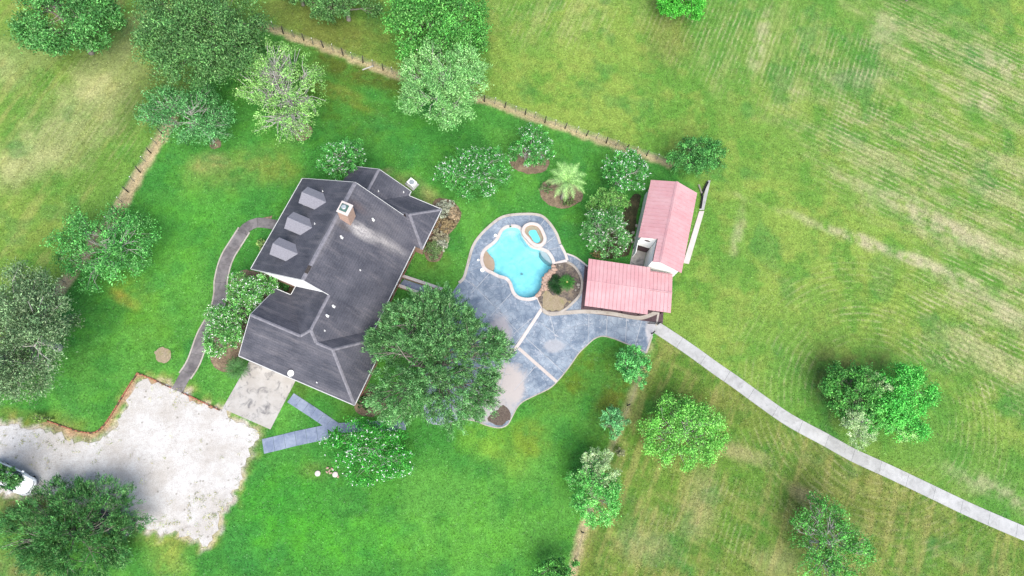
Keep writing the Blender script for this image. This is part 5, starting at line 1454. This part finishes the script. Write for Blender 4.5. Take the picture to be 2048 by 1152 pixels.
def palm(px_, zt, base, label):
    c = P(px_[0], px_[1], zt); rg = np.random.default_rng(77); r = random.Random(77)
    b = P(*base); root = empty('palm_tree', (b.x,b.y,0), 0, label, 'palm')
    top = Vector((c.x-b.x, c.y-b.y, zt))
    MB().tube([(0,0,-.1),(0,0,.4),top*.5,top], [.28,.22,.18,.17], 10).build('trunk', M['bark'], root, True)
    for k in range(17):
        mb = MB(); az = k*2.39996+r.uniform(-.2,.2); el = .25+.9*(k/17)
        frond(mb, top, az, el, r.uniform(2.3,2.9), 20, .55, .10)
        colored(mb, 'frond', [alb(140,196,100,1.3), alb(190,226,150,1.3)], rg, root)
    for k in range(9):
        mb = MB(); az = -PI/2+r.uniform(-1.4,1.3)
        frond(mb, top-Vector((0,0,.15)), az, -.35-r.uniform(0,.6), r.uniform(1.7,2.4), 14, .22, .16)
        colored(mb, 'dead_frond', [alb(170,150,120), alb(206,190,160)], rg, root)
palm((1133,362), 3.1, (1124,397), 'single palm with pale dead fronds in the round mulch bed')

def sago(px_, z, rad, label, cols, seed, n_=34, crown=True, base_c=alb(206,200,120), loc_z=0.0):
    c = P(px_[0], px_[1], z); rg = np.random.default_rng(seed); r = random.Random(seed)
    root = empty('sago_palm', (c.x,c.y,loc_z), 0, label, 'sago palm', 'sago palms of the garden')
    MB().tube([(0,0,-.05),(0,0,z*.5),(0,0,z)], [.16,.18,.14], 10).build('trunk', M['bark_dark'], root, True)
    for k in range(n_):
        mb = MB(); u_ = k/n_; az = k*2.39996; el = -.15+.85*u_
        frond(mb, (0,0,z), az, el, rad*r.uniform(.88,1.08)*(1-.15*u_), 13, rad*.16, .10)
        colored(mb, 'frond', cols, rg, root)
    if crown: MB().tube([(0,0,z),(0,0,z+.06),(0,0,z+.12)], [.12,.13,.05], 10).build('crown_heart', plain('sago_heart', base_c, .8, .2, 8), root, True)
sago((1134,564), 0.9, 1.2, 'bright green sago palm with a yellow heart in the pool planter', [alb(40,128,44), alb(96,176,66)], 81, 36)
sago((1109,570), 0.5, 1.15, 'dark sago clump in the planter nearest the pool', [alb(24,72,30), alb(48,104,44)], 82, 32, False)
sago((1116,582), 0.40, .62, 'dark sago pup at the south side of the planter clump', [alb(24,72,30), alb(52,110,44)], 83, 26, False)
sago((1112,555), 0.40, .60, 'dark sago pup at the north side of the planter clump', [alb(22,66,30), alb(46,100,44)], 84, 26, False)
sago((473,736), 1.3, 1.5, 'spiky dark sago palm at the west corner of the garage pad', [alb(60,112,56,1.5), alb(104,156,86,1.5)], 85, 40, False)

# ---------------------------------------------------------------- fences
def fence(label, path, skip=()):
    root = empty('wire_fence', (path[0][0], path[0][1], 0), 0, label, 'fence', 'wire fences round the lawn')
    o0 = Vector(path[0]); pts = []
    carry = 0.0; r = random.Random(len(label))
    for i in range(1, len(path)):
        a, b = Vector(path[i-1]), Vector(path[i]); L = (b-a).length; s = carry
        while s < L: pts.append(a.lerp(b, s/L)-o0); s += 1.25
        carry = s-L
    mw = MB().tube([(0,0,-.1),(0,0,1.28),(0,0,1.33)], [.065,.06,.04], 8); mt = MB().tube([(0,0,-.1),(0,0,1.2)], .034, 5)
    mtip = MB().tube([(0,0,1.2),(0,0,1.3)], .038, 5)
    wo = mw.build('post', M['post'], root, True); to = mt.build('steel_post', M['tpost'], root); tp = mtip.build('post_tip', M['tip'], to)
    f1 = f2 = True
    for k, p in enumerate(pts):
        j = (p.x+r.uniform(-.08,.08), p.y+r.uniform(-.08,.08), 0); rot = (r.uniform(-.06,.06), r.uniform(-.06,.06), r.uniform(0,3))
        if k % 2 == 0:
            o = wo if f1 else wo.copy(); 
            if not f1: COL.objects.link(o)
            f1 = False
        else:
            o = to if f2 else to.copy()
            if not f2:
                COL.objects.link(o); c_t = tp.copy(); c_t.parent = o; COL.objects.link(c_t)
            f2 = False
        o.location = j; o.rotation_euler = rot
    for z in (.35,.65,.95,1.18):
        MB().tube([(p.x,p.y,z) for p in pts], .008, 4).build('wire', M['wire'], root)
fence('post and wire fence running along the north side of the lawn', FENCE_N)
fence('post and wire fence on the west side of the lawn', FENCE_W)
# the south fence has only a few posts left
root = empty('fence_line', P(1258,808), 0, 'remains of a wire fence along the south east lawn edge', 'fence', 'wire fences round the lawn')
for (px_, py_) in ((1255,811),(1280,745),(1163,1064),(1150,1120),(1212,925)):
    p = P(px_,py_)-root.location; MB().tube([(p.x,p.y,-.1),(p.x,p.y,1.15),(p.x,p.y,1.2)], [.07,.065,.04], 8).build('post', M['post'], root, True)
pw = [P(x_,y_)-root.location for x_, y_ in ((1280,745),(1255,811),(1212,925),(1163,1064),(1150,1120))]
for z in (.5,1.0): MB().tube([(p.x,p.y,z) for p in pw], .008, 4).build('wire', M['wire'], root)
p = P(741,135); o = MB().obox((-.9,-.42),(.35,.2),.11,.02,.12).build('fallen_rail', M['bark_pale'], loc=(p.x,p.y,0)); tag(o, 'pale fallen rail lying across the bare strip of the north fence', 'rail')

# ---------------------------------------------------------------- cars
def car(name, label, front_px, ang, paint, zf=.8, parts=True):
    f_ = P(*front_px, zf)
    root = empty(name, (f_.x-math.cos(ang)*2.15, f_.y-math.sin(ang)*2.15, 0), ang, label, 'car', 'cars parked beside the gravel')
    st = [(-2.30,.66,.52,.78),(-2.22,.80,.34,.98),(-1.9,.88,.28,1.04),(-1.2,.92,.26,1.02),(-.4,.93,.26,1.0),(.5,.93,.26,.98),(.95,.92,.26,.97),(1.4,.90,.27,.93),(1.8,.86,.28,.86),(2.05,.78,.30,.78),(2.2,.66,.34,.68),(2.28,.46,.42,.58)]
    prof = lambda hw, z0, z1: [(-hw*.86,z0),(-hw*.99,z0+.14),(-hw,z0+(z1-z0)*.55),(-hw*.95,z1-.06),(-hw*.80,z1),(-hw*.35,z1+.035),(0,z1+.045),(hw*.35,z1+.035),(hw*.80,z1),(hw*.95,z1-.06),(hw,z0+(z1-z0)*.55),(hw*.99,z0+.14),(hw*.86,z0)]
    v = []; k = 13
    for x_, hw, z0, z1 in st: v += [(x_,y_,z_) for y_, z_ in prof(hw,z0,z1)]
    f = [(i*k+j,i*k+j+1,(i+1)*k+j+1,(i+1)*k+j) for i in range(len(st)-1) for j in range(k-1)]
    f += [tuple(range(k)), tuple((len(st)-1)*k+j for j in range(k-1,-1,-1))]+[((i+1)*k,(i+1)*k+k-1,i*k+k-1,i*k) for i in range(len(st)-1)]
    body = pyobj('body', v, f, M[paint], root, True)
    cs = [(-2.0,.74,1.0),(-1.45,.70,1.38),(-.8,.66,1.46),(-.1,.66,1.47),(.35,.68,1.40),(1.02,.78,.97)]
    v = []
    for x_, hw, z_ in cs: v += [(x_,-.86*1.0,.96),(x_,-hw,z_-.06),(x_,-hw*.8,z_),(x_,hw*.8,z_),(x_,hw,z_-.06),(x_,.86,.96)]
    f = [(i*6+j,i*6+j+1,(i+1)*6+j+1,(i+1)*6+j) for i in range(5) for j in range(5)]+[(0,1,2,3,4,5),(35,34,33,32,31,30)]
    pyobj('greenhouse', v, f, M['glass'], root, True)
    v = []
    for x_, hw, z_ in [(-1.52,.60,1.36),(-.8,.62,1.475),(-.1,.62,1.485),(.40,.60,1.40)]: v += [(x_,-hw,z_-.01),(x_,-hw*.5,z_+.02),(x_,hw*.5,z_+.02),(x_,hw,z_-.01)]
    pyobj('roof', v, [(i*4+j,i*4+j+1,(i+1)*4+j+1,(i+1)*4+j) for i in range(3) for j in range(3)], M[paint], root, True)
    for sx in (-1.42,1.38):
        for sy in (-1,1):
            w = MB().tube([(sx,sy*.70,.33),(sx,sy*.72,.33),(sx,sy*.90,.33),(sx,sy*.92,.33)], [.29,.33,.33,.29], 18).build('wheel', M['rubber'], root)
            MB().tube([(sx,sy*.905,.33),(sx,sy*.935,.33)], [.20,.18], 14).build('rim', M['alloy'], w)
    for sy in (-1,1):
        pyobj('headlight', [(2.02,sy*.58,.80),(2.12,sy*.66,.70),(1.86,sy*.80,.82),(1.80,sy*.70,.885),(2.02,sy*.58,.74)], [(0,1,2,3)], M['lamp'], root)
        bevel(MB().box(.72,.92,min(sy*.94,sy*1.10),max(sy*.94,sy*1.10),.95,1.08).build('mirror', M[paint], root), .03)
    for k_ in range(2): MB().tube([(1.02-k_*.02,-.6+k_*.6,1.0),(.86,-.15+k_*.6,1.11)], .014, 5).build('wiper', M['iron'], root)
    MB().tube([(2.06,-.62,.80),(2.17,-.42,.735),(2.22,0,.72),(2.17,.42,.735),(2.06,.62,.80)], .022, 5).build('grille', M['iron'], root)
    MB().tube([(1.95,-.74,.865),(1.05,-.80,.985)], .008, 4).build('bonnet_seam', M['iron'], root); MB().tube([(1.95,.74,.865),(1.05,.80,.985)], .008, 4).build('bonnet_seam', M['iron'], root)
    return root
car('parked_car', 'white car parked half under the tree at the left edge of the gravel', (61,976), math.radians(-24), 'car_white')
car('parked_car', 'dark car hidden under the juniper, only its nose showing by the gravel', (262,1056), math.radians(-12), 'car_dark')

# weeds coming up through the gravel, uncountable
rgw = np.random.default_rng(5)
def in_gravel(n_, box):
    a = rgw.uniform(box[0], box[2], n_); b = rgw.uniform(box[1], box[3], n_); return [P2(u_, w_) for u_, w_ in zip(a, b)]
spots = in_gravel(26, (375,985,440,1040))+in_gravel(40, (300,755,430,815))+in_gravel(30, (0,860,210,905))+in_gravel(26, (300,1030,430,1075))+in_gravel(60, (0,870,500,1050))
for i_ in range(0, len(GRAVEL), 2):
    if rgw.random() < .55: spots.append((GRAVEL[i_][0]+rgw.normal(0,.25), GRAVEL[i_][1]+rgw.normal(0,.25)))
sp_ = np.array(spots); sp_ = sp_[inside(offset_loop(GRAVEL, .4), sp_[:,0], sp_[:,1])]
cen_ = np.concatenate([sp_, np.full((len(sp_),1), .05)], 1); out_ = np.tile(np.array([0,0,1.0]), (len(sp_),1))
o = leaves_mesh('gravel_weeds', cen_, out_, 16, .14, .14, .04, G((104,122,64),(140,142,84),(170,150,104)), rgw, None, align=.3, clump_var=.3)
o.data.transform(Matrix.Scale(.5, 4, (0,0,1))); o.location.z = .03
tag(o, 'thin weeds and dry stalks coming up through the gravel', 'weeds', kind='stuff')
